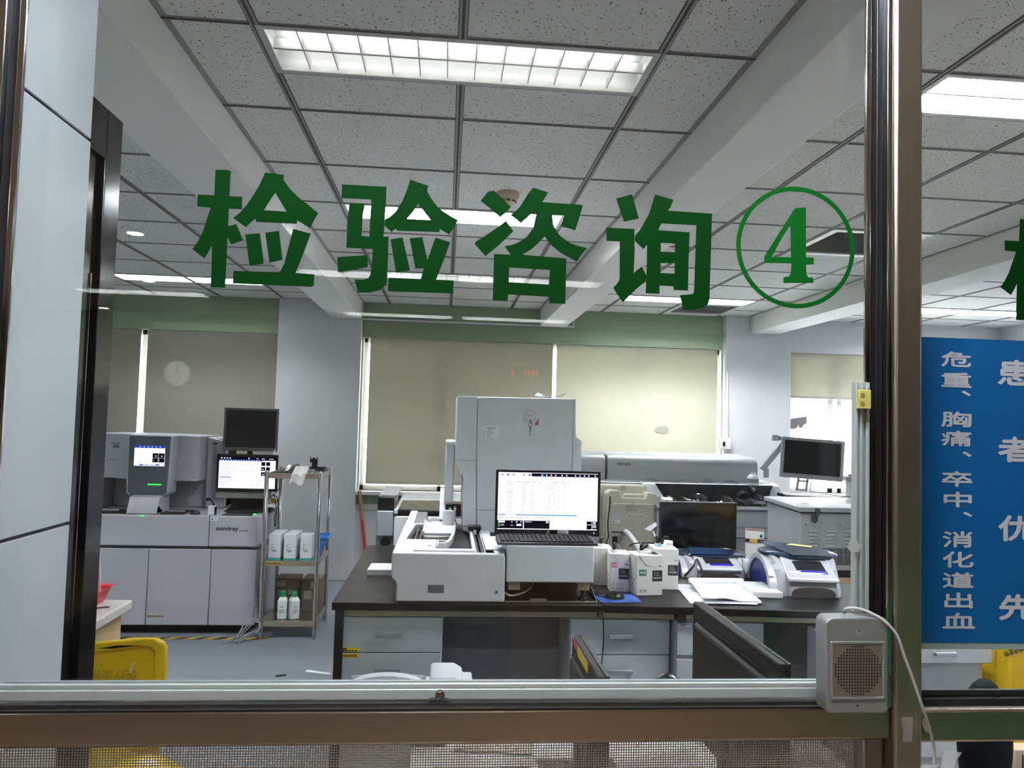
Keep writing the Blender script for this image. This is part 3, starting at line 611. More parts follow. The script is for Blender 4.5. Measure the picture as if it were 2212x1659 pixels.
# white clad pilaster and black door frame behind the glass on the left
m = MB(); X = -.65
for z0, z1 in ((0, 1.3475), (1.3535, 2.0285), (2.0345, CZ)): m.box(-1.3, X, 1.165, 1.386, z0, z1)
st(m.done('wall_pilaster', panel_white, bev=.001), 'white panel clad pilaster with dark joints at the left', 'pilaster')
st(B(-1.3, X - .004, 1.167, 1.384, 0, CZ).done('pilaster_core', black_matte), 'dark joint backing of the white pilaster', 'pilaster')
gloss_black = P('gloss_black', '#0a0b0c', .15, var=.1, spec=.3)
r = T('door_1', 'glossy black door frame next to the white pilaster', 'door', (-.7, 1.45, 0), kind='structure')
MB().box(-.70, -.651, 1.386, 1.512, 2.02, 2.115).box(-.70, -.650, 1.448, 1.512, 0, 2.115).done('frame', gloss_black, r, .002)
B(-.72, -.66, 1.386, 1.45, 0, 2.02).done('leaf', gloss_black, r, .002)
B(-.659, -.657, 1.43, 1.4315, 1.15, 1.80).done('edge_seal', chrome, r)
# ================================================================== LABORATORY FURNITURE
U, V = (1, 0, 0), (0, 0, 1)
def quad(pts, z0, z1): return MB().prism(pts, 'xy', z0, z1)
# worktops of the island bench
tag(quad([(-.435, 3.115), (.672, 3.10), (.672, 4.50), (-.435, 4.50)], .768, .80).done('worktop', bench_black, bev=.004), 'black worktop section carrying the tall white analyser', 'worktop', 'black bench worktops')
tag(quad([(.674, 3.10), (1.98, 2.985), (1.98, 4.50), (.674, 4.50)], .768, .80).done('worktop', bench_black, bev=.004), 'black worktop section carrying the reagent cartons and silver cyclers', 'worktop', 'black bench worktops')
for lab, m in (('cream apron strip under the left black worktop', MB().box(-.385, .658, 3.15, 3.17, .737, .768)),
               ('cream apron strip below the green labelled carton', MB().prism([(.668, 3.148), (.98, 3.118), (.98, 3.138), (.668, 3.168)], 'xy', .737, .768)),
               ('cream apron strip below the big silver cycler', MB().prism([(1.02, 3.115), (1.95, 3.03), (1.95, 3.05), (1.02, 3.135)], 'xy', .737, .768))):
    tag(m.done('bench_apron', bench_cream, bev=.002), lab, 'apron', 'cream bench aprons')
for x, y, lab in ((-.402, 3.125, 'black bench post at the left end of the bench'), (1.0, 3.08, 'black bench post between the two cream aprons'), (1.94, 3.03, 'black bench post at the right end of the bench')):
    if x > 0: tag(B(x - .018, x + .018, y, y + .018, .737, .768).done('bench_post', black_matte, bev=.002), lab, 'post', 'black bench posts')
    else: tag(B(x - .02, x + .014, y, y + .022, 0, .768).done('bench_post', black_matte, bev=.002), lab, 'post', 'black bench posts')
knee = P('knee_grey', '#727376', .5, var=.1)
tag(B(.016, .541, 3.42, 3.44, .0, .768).done('knee_panel', knee), 'dark panel closing the knee space below the lit monitor', 'panel')
tag(B(1.366, 1.93, 3.42, 3.44, .0, .768).done('knee_panel', P('knee_grey_pale', '#7b7d7f', .5, var=.1)), 'grey panel closing the gap below the big silver cycler', 'panel')
def handle(cx, y, z, parent):
    MB().box(cx - .052, cx + .052, y - .024, y - .016, z - .009, z + .009).box(cx - .052, cx - .046, y - .022, y, z - .006, z + .006).box(cx + .046, cx + .052, y - .022, y, z - .006, z + .006).done('handle', P('handle_grey', '#a2a7aa', .35, .3), parent, .002)
def cabinet(lab, x0, x1, y, splits, handles=True, tilt=0):
    r = T('drawer_cabinet', lab, 'cabinet', ((x0 + x1) / 2, y + .25, 0), 'grey bench cabinets')
    B(x0, x1, y + .018, y + .55, .11, .735).done('body', cab_grey, r, .002)
    B(x0 + .02, x1 - .02, y + .05, y + .5, 0, .11).done('plinth', black_matte, r)
    for z0, z1 in splits:
        d = B(x0 + .002, x1 - .002, y, y + .0175, z0, z1).done('drawer', cab_grey, r, .002)
        if handles: handle((x0 + x1) / 2, y, (z0 + z1) / 2 + .006, d)
    return r
ca = cabinet('grey drawer cabinet with yellow labels below the tall analyser', -.418, .012, 3.15, [(.592, .732), (.452, .588), (.115, .448)])
cb = cabinet('grey drawer cabinet right of the dark knee space', .545, .972, 3.15, [(.583, .728), (.44, .579), (.115, .436)])
cc = cabinet('grey cabinet with small paper label behind the black monitor back', .985, 1.362, 3.10, [(.595, .728), (.36, .578)], False)
MB().text('01XN2800离群值', (-.402, 3.1494, .573), U, V, .07, .011, .0004, .01).done('lettering', ink, ca)
B(-.407, -.322, 3.1496, 3.1501, .570, .586).done('yellow_label', yellow_tape, ca, label='yellow label')
m = MB(); B(-.407, -.322, 3.1496, 3.1501, .594, .610).done('yellow_label', yellow_tape, ca, label='yellow label')
m.box(-.400, -.372, 3.149, 3.1494, .603, .608)
for k in range(6): m.box(-.402 + .0125 * k, -.393 + .0125 * k, 3.149, 3.1494, .596, .600)
m.done('label_print', ink, ca)
B(.995, 1.045, 3.0992, 3.0999, .712, .726).done('paper_label', paper, cc)
m = MB()
for k in range(8): m.box(1.0 + .005 * k, 1.003 + .005 * k, 3.0986, 3.099, .720, .7245)
for k in range(5): m.box(1.0 + .005 * k, 1.003 + .005 * k, 3.0986, 3.099, .714, .7185)
m.done('label_print', ink, cc)
B(.625, .640, 3.1492, 3.1499, .584, .592).done('yellow_label', yellow_tape, cb)
cable('power_cord', [(.66, 3.09, .80), (.668, 3.085, .76), (.676, 3.10, .70), (.68, 3.12, .62), (.672, 3.11, .54), (.665, 3.10, .40), (.67, 3.12, .2), (.70, 3.15, .01)], .0028, black_cable, 'thin black cord hanging over the bench edge by the blue mouse mat')

# ------------------------------------------------------------------ tall white analyser on the bench
r = T('blood_analyser', 'tall white blood analyser with open sample bay on the black worktop', 'analyser', (.25, 3.7, .80))
MB().prism([(-.180, .803), (-.180, .872), (-.184, .884), (-.194, .893), (-.202, .902), (-.2025, .985), (-.200, 1.0), (.255, 1.0), (.262, .985), (.264, .803)], 'xz', 3.12, 3.15).done('front_cover', case_white, r, .006, 3)
hole1 = [(-.164, 3.48), (-.026, 3.48), (-.026, 3.24), (.130, 3.24), (.137, 3.98), (-.14, 3.98)]
hole2 = [(-.118, 3.160), (.138, 3.160), (.138, 3.205), (-.118, 3.205)]
hole3 = [(.147, 3.15), (.180, 3.15), (.180, 3.97), (.147, 3.97)]
MB().prism([[(-.2015, 3.145), (.262, 3.145), (.262, 4.0), (-.15, 4.0), (-.15, 4.54), (-.190, 4.54)], hole1, hole2, hole3], 'xy', .955, 1.0).done('deck', case_white, r, .003)
B(-.178, .262, 3.19, 4.42, .803, .93).done('base', case_white, r)
B(-.19, .262, 3.15, 4.0, .93, .954).done('bay_floor', black_plastic, r)
B(-.05, .012, 3.119 - .0005, 3.121, .842, .871).done('grip_recess', P('recess_grey', '#596268', .5), r)
MB().prism([[(-.052, .8405), (.014, .8405), (.014, .8725), (-.052, .8725)], [(-.0505, .842), (.0125, .842), (.0125, .871), (-.0505, .871)]], 'xz', 3.1185, 3.1195).done('recess_edge', ink_grey, r)
MB().lathe((.229, 3.1195, .846), [(.006, 0), (.006, -.003), (.003, -.004)], 18, 'y').done('key_lock', chrome, r)
for x0, x1, z1 in ((-.128, -.122, .985), (-.108, -.100, .975)): B(x0, x1, 3.50, 3.97, .9545, z1).done('guide_rail', steel, r, .001)
B(-.022, .126, 3.25, 3.95, .9545, .978).done('belt', P('belt_black', '#0c0c0d', .35), r, .002)
MB().prism([(-.089, 3.60), (.056, 3.60), (.064, 3.80), (.066, 4.0), (-.089, 4.0)], 'xy', .99, 1.012).done('rack_carriage', white_plastic, r, .004, 3)
MB().box(-.09, .052, 3.545, 3.60, .975, .986).box(-.09, .052, 3.588, 3.60, .986, .998).done('carriage_rail', chrome, r, .002)
B(-.094, -.084, 3.60, 4.02, 1.0, 1.020).done('carriage_side', white_plastic, r, .002)
B(-.075, -.06, 3.96, 4.0, 1.012, 1.030).done('carriage_clip', white_plastic, r, .002)
gp = [(.067, 4.0), (.067, 3.85), (.062, 3.68), (.053, 3.55), (.041, 3.43), (.026, 3.35), (.004, 3.325), (-.019, 3.322)]
gi = [(-.019, 3.336), (.002, 3.342), (.014, 3.365), (.029, 3.44), (.040, 3.55), (.047, 3.68), (.050, 3.85), (.050, 4.0)]
MB().prism(gp + gi, 'xy', .978, 1.010).done('guard', white_plastic, r, .003)
B(-.024, -.016, 3.30, 3.46, .957, 1.002).done('guard_stop', white_plastic, r, .001)
B(-.060, -.047, 3.30, 3.306, 1.0003, 1.002).done('deck_mark', ink, r)
MB().lathe((.028, 3.88, 1.012), [(.029, 0), (.030, .03), (.028, .066), (.026, .072), (0, .074)], 24).done('arm_head', white_plastic, r)
B(-.150, -.09, 4.01, 4.50, .94, .999).done('rear_cover', P('cover_grey', '#77797b', .4), r, .004)
MB().prism([(4.05, 1.0), (4.05, 1.018), (4.18, 1.022), (4.30, 1.04), (4.40, 1.075), (4.47, 1.13), (4.50, 1.14), (4.50, .93), (4.05, .93)], 'yz', -.02, .015).done('side_wing', case_white, r, .003)
MB().box(-.086, .06, 4.02, 4.06, .94, 1.004).done('rear_bar', black_plastic, r, .002)
m = MB().box(.150, .158, 3.16, 3.95, .9545, .992).box(.168, .174, 3.16, 3.95, .9545, .99); m.done('belt_track', dark_slate, r, .001)
MB().box(.07, .15, 3.80, 3.805, 1.015, 1.019).done('pusher_rod', chrome, r)
MB().box(.128, .19, 3.74, 3.86, 1.0, 1.024).done('pusher', black_plastic, r, .003)
B(.150, .166, 3.70, 3.705, .99, 1.012).done('pusher_plate', alu, r, .001)
B(.185, .262, 3.20, 3.95, 1.0, 1.006).done('side_plate', white_plastic, r, .002)
# tower
m = MB().prism([(.0555, 1.668), (.0555, 1.345), (.062, 1.318), (.082, 1.285), (.094, 1.268), (.098, 1.245), (.103, .995), (.1665, .975), (.1645, 1.10), (.156, 1.35), (.1545, 1.668)], 'xz', 3.80, 4.42)
m.done('tower_left', case_white, r, .010, 4)
m = MB().prism([(.1565, 1.668), (.158, 1.35), (.1665, 1.10), (.1685, .975), (.26, .955), (.45, .94), (.66, .94), (.696, .94), (.697, 1.452), (.690, 1.462), (.676, 1.470), (.667, 1.483), (.6645, 1.50), (.661, 1.672)], 'xz', 3.802, 4.42)
m.done('tower_right', case_white, r, .012, 4)
m = MB().box(.0556, .1545, 3.7985, 3.80, 1.3445, 1.3465).box(.1675, .26, 3.8005, 3.802, 1.0985, 1.1005).box(.6475, .6485, 3.8005, 3.802, 1.10, 1.66); m.done('panel_joint', ink_grey, r)
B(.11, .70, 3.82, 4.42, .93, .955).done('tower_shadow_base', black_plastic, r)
MB().prism([(4.05, 1.42), (4.05, 1.30), (4.02, 1.15), (4.04, 1.095), (4.4, 1.095), (4.42, 1.42)], 'yz', .003, .052).done('side_cover', case_white, r, .008, 3)
MB().lathe((.004, 4.06, 1.425), [(.014, 0), (.016, .006), (.016, .044), (.014, .05)], 18, 'x').done('cover_hinge', white_plastic, r)
m = MB().box(.012, .095, 4.05, 4.10, 1.035, 1.095); m.done('mixer_housing', black_plastic, r, .004)
m = MB().box(.030, .045, 3.99, 4.05, 1.05, 1.085).box(.055, .068, 3.98, 4.05, 1.03, 1.09).box(.0, .095, 3.97, 3.99, 1.033, 1.043); m.done('mixer_bar', chrome, r, .002)
MB().lathe((.06, 3.95, 1.003), [(.012, 0), (.018, .01), (.010, .02), (.010, .03)], 18).done('mixer_cup', case_grey, r)
# paper, notice, hook and keys on the tower
m = MB().surf(lambda u, v: (.485 + .155 * u, 3.98 + .15 * v, 1.6835 + .024 * abs(2 * u - .95) ** 1.5 * (1 - .5 * v)), 12, 6, .0006)
tag(m.done('curled_paper', paper), 'curled white paper lying on top of the tall analyser', 'paper')
r = T('notice_sheet', 'small printed white sheet stuck on the analyser tower', 'notice', (.226, 3.80, 1.459))
B(.182, .270, 3.7985, 3.8012, 1.459, 1.522).done('sheet', P('sheet_white', '#dfe2e4', .6), r)
m = MB().box(.20, .25, 3.797, 3.7986, 1.511, 1.5135).box(.212, .24, 3.797, 3.7986, 1.505, 1.507)
for k in range(7): m.box(.187, .187 + .012, 3.797, 3.7986, 1.497 - .0055 * k, 1.4985 - .0055 * k).box(.208, .226 + .028 * ((k * 37) % 5) / 5, 3.797, 3.7986, 1.497 - .0055 * k, 1.4985 - .0055 * k)
m.done('print', ink_grey, r)
r = T('hook_card', 'transparent hook card with red corner on the analyser tower', 'hook', (.428, 3.80, 1.53))
B(.387, .470, 3.7985, 3.8012, 1.531, 1.607).done('card', P('card_clear', '#cfd0d2', .3), r)
MB().prism([(.470, 1.532), (.448, 1.532), (.470, 1.568)], 'xz', 3.7975, 3.7986).done('corner', P('card_red', '#c0485c', .5), r)
MB().prism([[(.427 + q * math.cos(t), 1.577 + q * math.sin(t)) for t in [2 * PI * k / 30 for k in range(30)]] for q in (.030, .0285)], 'xz', 3.7975, 3.7986).box(.412, .442, 3.7975, 3.7986, 1.582, 1.5835).box(.415, .440, 3.7975, 3.7986, 1.577, 1.5785).done('ring_print', ink_grey, r)
MB().box(.424, .430, 3.79, 3.7985, 1.545, 1.562).box(.424, .430, 3.788, 3.792, 1.541, 1.548).done('hook', chrome, r, .001)
r = T('key_bunch', 'bunch of keys hanging from the hook on the analyser tower', 'keys', (.427, 3.79, 1.478))
MB().tube([(.427 + .009 * math.cos(t), 3.788, 1.534 + .011 * math.sin(t)) for t in [2 * PI * k / 16 for k in range(16)]], .0013, 6, closed=True).done('ring', chrome, r)
MB().box(.421, .426, 3.786, 3.788, 1.483, 1.523).rot((.427, 3.788, 1.523), -4, 'Y').done('key', steel, r, .0005)
MB().box(.427, .432, 3.789, 3.791, 1.479, 1.523).rot((.427, 3.788, 1.523), 4, 'Y').done('key', dark_slate, r, .0005)

# control module right of it, feet, tray, monitor, keyboard
r = T('control_module', 'white control box on beige feet carrying the lit monitor', 'module', (.449, 3.3, .845))
B(.268, .634, 3.12, 3.55, .885, 1.036).done('case', case_white, r, .006, 3)
foot_m = P('foot_beige', '#a39a7c', .5)
for x in (.280, .572):
    for y in (3.15, 3.45): B(x, x + .05, y, y + .05, .847, .885).done('foot', foot_m, r, .002)
MB().box(.31, .36, 3.3, 3.5, .8035, .885).box(.28, .62, 3.40, 3.42, .8035, .886).done('support', black_matte, r)
m = MB()
for x in (.596,): m.lathe((x, 3.17, .803), [(.020, 0), (.020, .010), (.012, .012), (.012, .02), (.006, .02), (.006, .045)], 18)
m.done('levelling_foot', black_plastic, r)
r = T('metal_tray', 'black metal tray with upright right lip under the control box', 'tray', (.46, 3.3, .80))
m = MB().box(.268, .655, 3.135, 3.55, .8005, .803); m.done('base', black_plastic, r)
m = MB().hexa([(.653, 3.135, .8005), (.656, 3.135, .8005), (.656, 3.5, .8005), (.653, 3.5, .8005), (.642, 3.20, .845), (.645, 3.20, .845), (.645, 3.5, .845), (.642, 3.5, .845)]).box(.268, .655, 3.134, 3.137, .8005, .806).box(.37, .44, 3.131, 3.135, .801, .816)
m.done('lip', steel, r, .0006)
cable('module_cable', [(.2665, 3.16, .835), (.29, 3.15, .825), (.33, 3.17, .826), (.38, 3.22, .84), (.42, 3.35, .87)], .0035, white_cable, 'white cable under the control box')

def monitor(name, lab, x0, x1, z0, z1, y, frame_m, bez, chin, depth=.03, stand=None, lit=None, rot=0, group=None, rear_hump=True):
    cx = (x0 + x1) / 2
    r = T(name, lab, 'monitor', (cx, y, z0), group)
    def fin(m): return m.rotz(cx, y, rot) if rot else m
    fin(MB().prism([[(x0, z0), (x1, z0), (x1, z1), (x0, z1)], [(x0 + bez, z0 + chin), (x1 - bez, z0 + chin), (x1 - bez, z1 - bez), (x0 + bez, z1 - bez)]], 'xz', y, y + .012)).done('bezel', frame_m, r, .002)
    fin(MB().box(x0 + .002, x1 - .002, y + .012, y + depth, z0 + .002, z1 - .002)).done('back_shell', frame_m, r, .006)
    if lit is None: fin(MB().box(x0 + bez - .001, x1 - bez + .001, y + .004, y + .012, z0 + chin - .001, z1 - bez + .001)).done('screen', screen_off, r)
    else:
        fin(MB().box(x0 + bez - .001, x1 - bez + .001, y + .006, y + .012, z0 + chin - .001, z1 - bez + .001)).done('panel', black_plastic, r)
        screen((x0 + bez, y + .004, z0 + chin), U, V, x1 - x0 - 2 * bez, z1 - z0 - bez - chin, lit, r)
    if stand:
        zf, wn = stand
        fin(MB().box(cx - wn / 2, cx + wn / 2, y + depth, y + depth + .02, zf, (z0 + z1) / 2)).done('neck', frame_m, r, .003)
        fin(MB().prism([(cx + .11 * math.cos(t), y + .04 + .075 * math.sin(t)) for t in [2 * PI * k / 24 for k in range(24)]], 'xy', zf, zf + .012)).done('foot', frame_m, r, .003)
    return r
lit = [(.33, .935, 1, .99, 2)]
for k in range(5): lit.append((.03 + .055 * k + (.05 if k > 2 else 0), .945, .05 + .055 * k + (.05 if k > 2 else 0), .97, [3, 1, 3, 3, 1][k]))
for u in (.43, .475, .52, .565, .63, .675, .765, .81, .855, .90, .965): lit.append((u, .948, u + .012, .972, 0))
lit.append((.425, .935, .46, .975, 1))
rnd = random.Random(3)
for j in range(22):
    v = .80 - .0235 * j
    for (a, b) in ((.015, .035), (.09, .155), (.165, .172), (.18, .19), (.235, .28), (.325, .36), (.375, .385), (.40, .41), (.435, .445), (.48, .50), (.505, .53), (.55, .575), (.60, .62), (.66, .675)):
        if rnd.random() < .72: lit.append((a, v, b - rnd.random() * .01, v + .004, 3))
for a, b in ((.09, .12), (.175, .235), (.25, .32), (.345, .365), (.405, .43), (.54, .59), (.635, .67), (.69, .71)): lit.append((a, .83, b, .837, 3))
lit += [(.005, .245, .79, .262, 4), (.08, .248, .185, .259, 0), (.24, .248, .36, .259, 3), (.0, .015, .255, .155, 2), (.265, .015, .52, .155, 2), (.895, .015, .945, .155, 2), (.95, .015, 1, .155, 2)]
lit += [(.01, .115, .075, .148, 0), (.055, .12, .075, .143, 5), (.01, .04, .022, .105, 5), (.01, .02, .022, .032, 6), (.03, .06, .07, .09, 3), (.13, .06, .16, .08, 3), (.19, .06, .24, .095, 0), (.225, .06, .242, .08, 6), (.14, .12, .15, .14, 0), (.185, .12, .20, .14, 0), (.23, .12, .24, .14, 0), (.275, .12, .34, .145, 3), (.485, .115, .51, .145, 0), (.90, .09, .94, .1, 0), (.96, .115, .985, .145, 0), (.955, .085, .99, .1, 0), (.955, .05, .99, .07, 0), (.955, .02, .99, .03, 5)]
for a, b in ((.01, .06), (.09, .11), (.13, .16), (.18, .20), (.22, .26), (.28, .31), (.37, .40), (.415, .47), (.49, .52)): lit.append((a, .205, b, .213, 3))
pm = monitor('monitor', 'black monitor showing a bright white table beside the tall analyser', .232, .709, 1.037, 1.331, 3.38, black_plastic, .0115, .028, stand=(1.037, .08), lit=lit, rot=0)
MB().lathe((.474, 3.3795, 1.0535), [(.0075, 0), (.0075, -.0008)], 24, 'y').done('badge', silver, pm)
MB().text('hp', (.4695, 3.3787, 1.048), (1, 0, .0), (.25, 0, 1), .0085, .0105, .0003, .01).done('badge_lettering', ink, pm)
B(.517, .566, 3.3785, 3.38, 1.0365, 1.0635).done('paper_label', P('label_grey', '#b4b4b4', .6), pm)
m = MB()
for k in range(3): m.box(.521, .561 - .006 * k, 3.378, 3.3786, 1.042 + .007 * k, 1.045 + .007 * k)
m.done('label_print', ink_grey, pm)
MB().lathe((.683, 3.3797, 1.053), [(.0025, 0), (.0025, -.0006)], 12, 'y').done('power_light', E('led_white', '#ffffff', 2), pm)
def keyboard(lab, x0, x1, y0, y1, z, body_m, key_m, tilt=4, wing=False):
    r = T('keyboard', lab, 'keyboard', ((x0 + x1) / 2, y0, z))
    m = MB().hexa([(x0, y0, z), (x1, y0, z), (x1, y1, z), (x0, y1, z), (x0 + .004, y0 + .004, z + .011), (x1 - .004, y0 + .004, z + .011), (x1 - .004, y1, z + .022), (x0 + .004, y1, z + .022)])
    m.done('body', body_m, r, .002)
    m = MB(); W = x1 - x0 - .03; D = y1 - y0 - .02; nr, nc = 5, 20
    for j in range(nr):
        for i in range(nc):
            if j == 0 and 4 <= i <= 8 and i != 4: continue
            xa = x0 + .015 + W * i / nc; xb = xa + W / nc * .86 if not (j == 0 and i == 4) else x0 + .015 + W * 8.9 / nc
            ya = y0 + .010 + D * j / nr; yb = ya + D / nr * .84; zz = z + .0112 + .011 * (j + .2) / nr
            m.hexa([(xa, ya, zz), (xb, ya, zz), (xb, yb, zz + .002), (xa, yb, zz + .002), (xa + .002, ya + .002, zz + .006), (xb - .002, ya + .002, zz + .006), (xb - .002, yb - .001, zz + .008), (xa + .002, yb - .001, zz + .008)])
    m.done('keys', key_m, r); return r
keyboard('black keyboard lying on the white control box below the lit monitor', .228, .652, 3.125, 3.27, 1.0365, black_plastic, P('key_black', '#0a0a0c', .65, spec=.25))
B(.225, .30, 3.56, 3.60, .96, 1.02).done('black_bracket', black_plastic, None); tag(bpy.data.objects['black_bracket'], 'black bracket between analyser and control box', 'bracket')
# ------------------------------------------------------------------ cartons on the right worktop
carton_m = P('carton_white', '#d6d6d2', .6, var=.02); label_black = P('label_black', '#1a1b1c', .5); icon_m = P('icon_grey', '#4d4f52', .7)
def carton(lab, x, y, ang, w, d, h, tagtxt=None, tag_m=None, barcode=True, icons=None, flap=0):
    """reagent carton, front left bottom corner at x, y, turned by ang degrees"""
    r = T('reagent_carton', lab, 'carton', (x, y, .80), 'white reagent cartons'); z = .80
    R = lambda m: m.rotz(x, y, ang)
    R(MB().box(x, x + w, y, y + d, z, z + h)).done('box', carton_m, r, .003)
    R(MB().prism([(x + .012, z + h - .001), (x + .045, z + h - .045), (x + w * .62, z + h - .046), (x + w * .62, z + h - .001)] if flap else [(x + w * .35, z + h - .001), (x + w * .35, z + h - .04), (x + w * .62, z + h - .04), (x + w - .004, z + h - .002)], 'xz', y - .0012, y + .001)).done('flap', carton_m, r)
    e = MB()
    if flap: e.hexa([(x + .010, y - .0016, z + h - .002), (x + .012, y - .0016, z + h - .002), (x + .012, y, z + h - .002), (x + .010, y, z + h - .002), (x + .010, y - .0016, z + h), (x + .0125, y - .0016, z + h), (x + .0125, y, z + h), (x + .010, y, z + h)])
    a = Vector((x + .011, 0, z + h - .002)); b = Vector((x + .045, 0, z + h - .046))
    if flap: e.hexa([(a.x, y - .0016, a.z), (a.x + .0012, y - .0016, a.z), (a.x + .0012, y, a.z), (a.x, y, a.z), (b.x, y - .0016, b.z), (b.x + .0012, y - .0016, b.z), (b.x + .0012, y, b.z), (b.x, y, b.z)]); R(e).done('fold_edge', ink_grey, r)
    else: e.bm.free()
    if tagtxt:
        tw, thh = (.034, .026) if tagtxt == 'WNR' else (.026, .022)
        tx, tz = (x + .012, z + h * .50) if tagtxt == 'WNR' else (x + .006, z + h * .64)
        R(MB().box(tx, tx + tw, y - .0008, y + .0005, tz, tz + thh)).done('name_label', tag_m, r, label='%s name label' % ('green' if tagtxt == 'WNR' else 'pink'))
        R(MB().text(tagtxt, (tx + tw * .08, y - .0008, tz + thh * .26), U, V, tw * .84, thh * .46, .0004, .012)).done('lettering', paper, r)
    if barcode:
        bx, bz = x + w - .048, z + h * (.36 if tagtxt != 'SLS' else .34); bw, bh = .046, .047
        R(MB().box(bx, bx + bw, y - .0007, y + .0005, bz, bz + bh)).done('code_label', label_black, r, label='black label with barcode')
        m = MB(); q = random.Random(int(x * 1000)); t = bx + .004
        while t < bx + bw - .005:
            ww = q.choice((.0006, .0012, .0018)); m.box(t, t + ww, y - .0011, y - .0007, bz + .010, bz + .018); t += ww + q.choice((.0005, .001))
        for k in range(3): m.box(bx + .008, bx + .013, y - .0011, y - .0007, bz + .024 + .007 * k, bz + .027 + .007 * k).box(bx + .017, bx + .034 - .004 * k, y - .0011, y - .0007, bz + .0245 + .007 * k, bz + .0262 + .007 * k)
        R(m).done('barcode', P('label_print_pale', '#b8b9b8', .7), r)
    m = MB()
    for dx in (.0, .007): m.hexa([(x + w - .022 + dx, y - .0006, z + h * .73), (x + w - .019 + dx, y - .0006, z + h * .73 - .002), (x + w - .019 + dx, y, z + h * .73 - .002), (x + w - .022 + dx, y, z + h * .73), (x + w - .019 + dx, y - .0006, z + h * .73 + .004), (x + w - .016 + dx, y - .0006, z + h * .73 + .002), (x + w - .016 + dx, y, z + h * .73 + .002), (x + w - .019 + dx, y, z + h * .73 + .004)])
    m.box(x + w - .016, x + w - .004, y - .0006, y, z + h * .73 - .003, z + h * .73 - .0015)
    for k in range(5): m.box(x - .0006, x, y + d * .3, y + d * (.5 + .07 * (k % 3)), z + .02 + .007 * k, z + .022 + .007 * k)
    for k in range(3): m.box(x - .0006, x, y + d * (.2 + .25 * k), y + d * (.27 + .25 * k), z + .062, z + .072)
    if icons == 'round':
        for dx in (.02, .04):
            m.prism([[(x + dx + .0085 * math.cos(t), z + .022 + .0085 * math.sin(t)) for t in [2 * PI * k / 20 for k in range(20)]], [(x + dx + .0074 * math.cos(t), z + .022 + .0074 * math.sin(t)) for t in [2 * PI * k / 20 for k in range(20)]]], 'xz', y - .0006, y)
            m.box(x + dx - .002, x + dx + .003, y - .0006, y, z + .018, z + .026)
    if icons == 'grid':
        for i in range(3):
            for j in range(2): m.box(x + .014 + .017 * i, x + .022 + .017 * i, y - .0006, y, z + .014 + .019 * j, z + .0155 + .019 * j).box(x + .0165 + .017 * i, x + .018 + .017 * i, y - .0006, y, z + .014 + .019 * j, z + .023 + .019 * j)
    R(m).done('print', icon_m, r)
    return r
def cap(lab, x, y, z, hose=None, ang=0):
    r = T('hose_connector', lab, 'connector', (x, y, z), 'hose connectors on the cartons')
    MB().lathe((x, y, z), [(.016, 0), (.016, .012), (.0145, .014), (.0145, .0)], 24).done('collar', white_plastic, r)
    MB().tube(smooth_path([(x, y, z + .006), (x, y, z + .026), (x + .002 * math.cos(ang), y, z + .034), (x + .012 * math.cos(ang), y + .012 * math.sin(ang), z + .040)]), [.0075] * 17 + [.006] * 8, 12).done('elbow', black_plastic, r)
    return r
carton('white carton with pink SLS label behind the black mouse', .752, 3.345, -6, .088, .12, .168, 'SLS', P('label_pink', '#cf6d98', .5), True, 'grid', 1)
carton('white carton with green WNR label standing in front', .852, 3.262, 6, .122, .12, .176, 'WNR', P('label_green', '#127a4a', .5), True, 'round', 1)
carton('tallest white carton right of the green labelled one', .966, 3.388, -4, .112, .14, .185, None, None, True, None, 0)
carton('white carton half hidden between monitor and pink labelled carton', .700, 3.47, -4, .09, .12, .172, None, None, False, None, 0)
B(.735, .7525, 3.4085, 3.4095, .90, .918).done('x', P('label_pink', '#cf6d98')); bpy.data.objects.remove(bpy.data.objects['x'])
cap('black elbow connector on the pink labelled carton', .778, 3.385, .968, ang=.6)
cap('black elbow connector on the green labelled carton', .888, 3.325, .976, ang=1.2)
cap('black elbow connector with white ring on the half hidden carton', .745, 3.52, .972, ang=.3)
hc = cap('black elbow connector with blue tag and white paper flag on the tallest carton', 1.005, 3.47, .985, ang=2.4)
MB().prism([(.998, .985), (1.010, 1.002), (1.018, .998), (1.008, .978)], 'xz', 3.448, 3.45).done('blue_tag', P('tag_blue', '#4a9ad4', .5), hc)
MB().hexa([(.945, 3.49, 1.060), (.975, 3.49, 1.050), (.975, 3.4915, 1.050), (.945, 3.4915, 1.060), (.999, 3.49, 1.092), (1.006, 3.49, 1.078), (1.006, 3.4915, 1.078), (.999, 3.4915, 1.092)]).tube([(.988, 3.492, 1.05), (1.0, 3.48, 1.015)], .004).done('paper_flag', paper, hc)
m = MB().surf(lambda u, v: (.905 + .045 * u + .018 * v, 3.29 + .05 * (1 - v) , .977 + .016 * math.sin(PI * min(1, .35 + u * .75)) ), 10, 4, .003)
tag(m.done('carton_strap', carton_m), 'white strap handle bowed over the green labelled carton', 'strap')
r = T('carton_tag', 'white lettered tab standing on the tallest carton', 'tab', (1.04, 3.42, .985))
MB().hexa([(1.022, 3.40, .986), (1.060, 3.41, .986), (1.060, 3.45, .986), (1.022, 3.45, .986), (1.030, 3.43, 1.018), (1.068, 3.44, 1.014), (1.068, 3.45, 1.014), (1.030, 3.45, 1.018)]).done('tab', carton_m, r, .001)
MB().box(1.030, 1.058, 3.4085, 3.411, .999, 1.0005).box(1.031, 1.058, 3.4125, 3.415, 1.004, 1.005).done('print', ink, r)
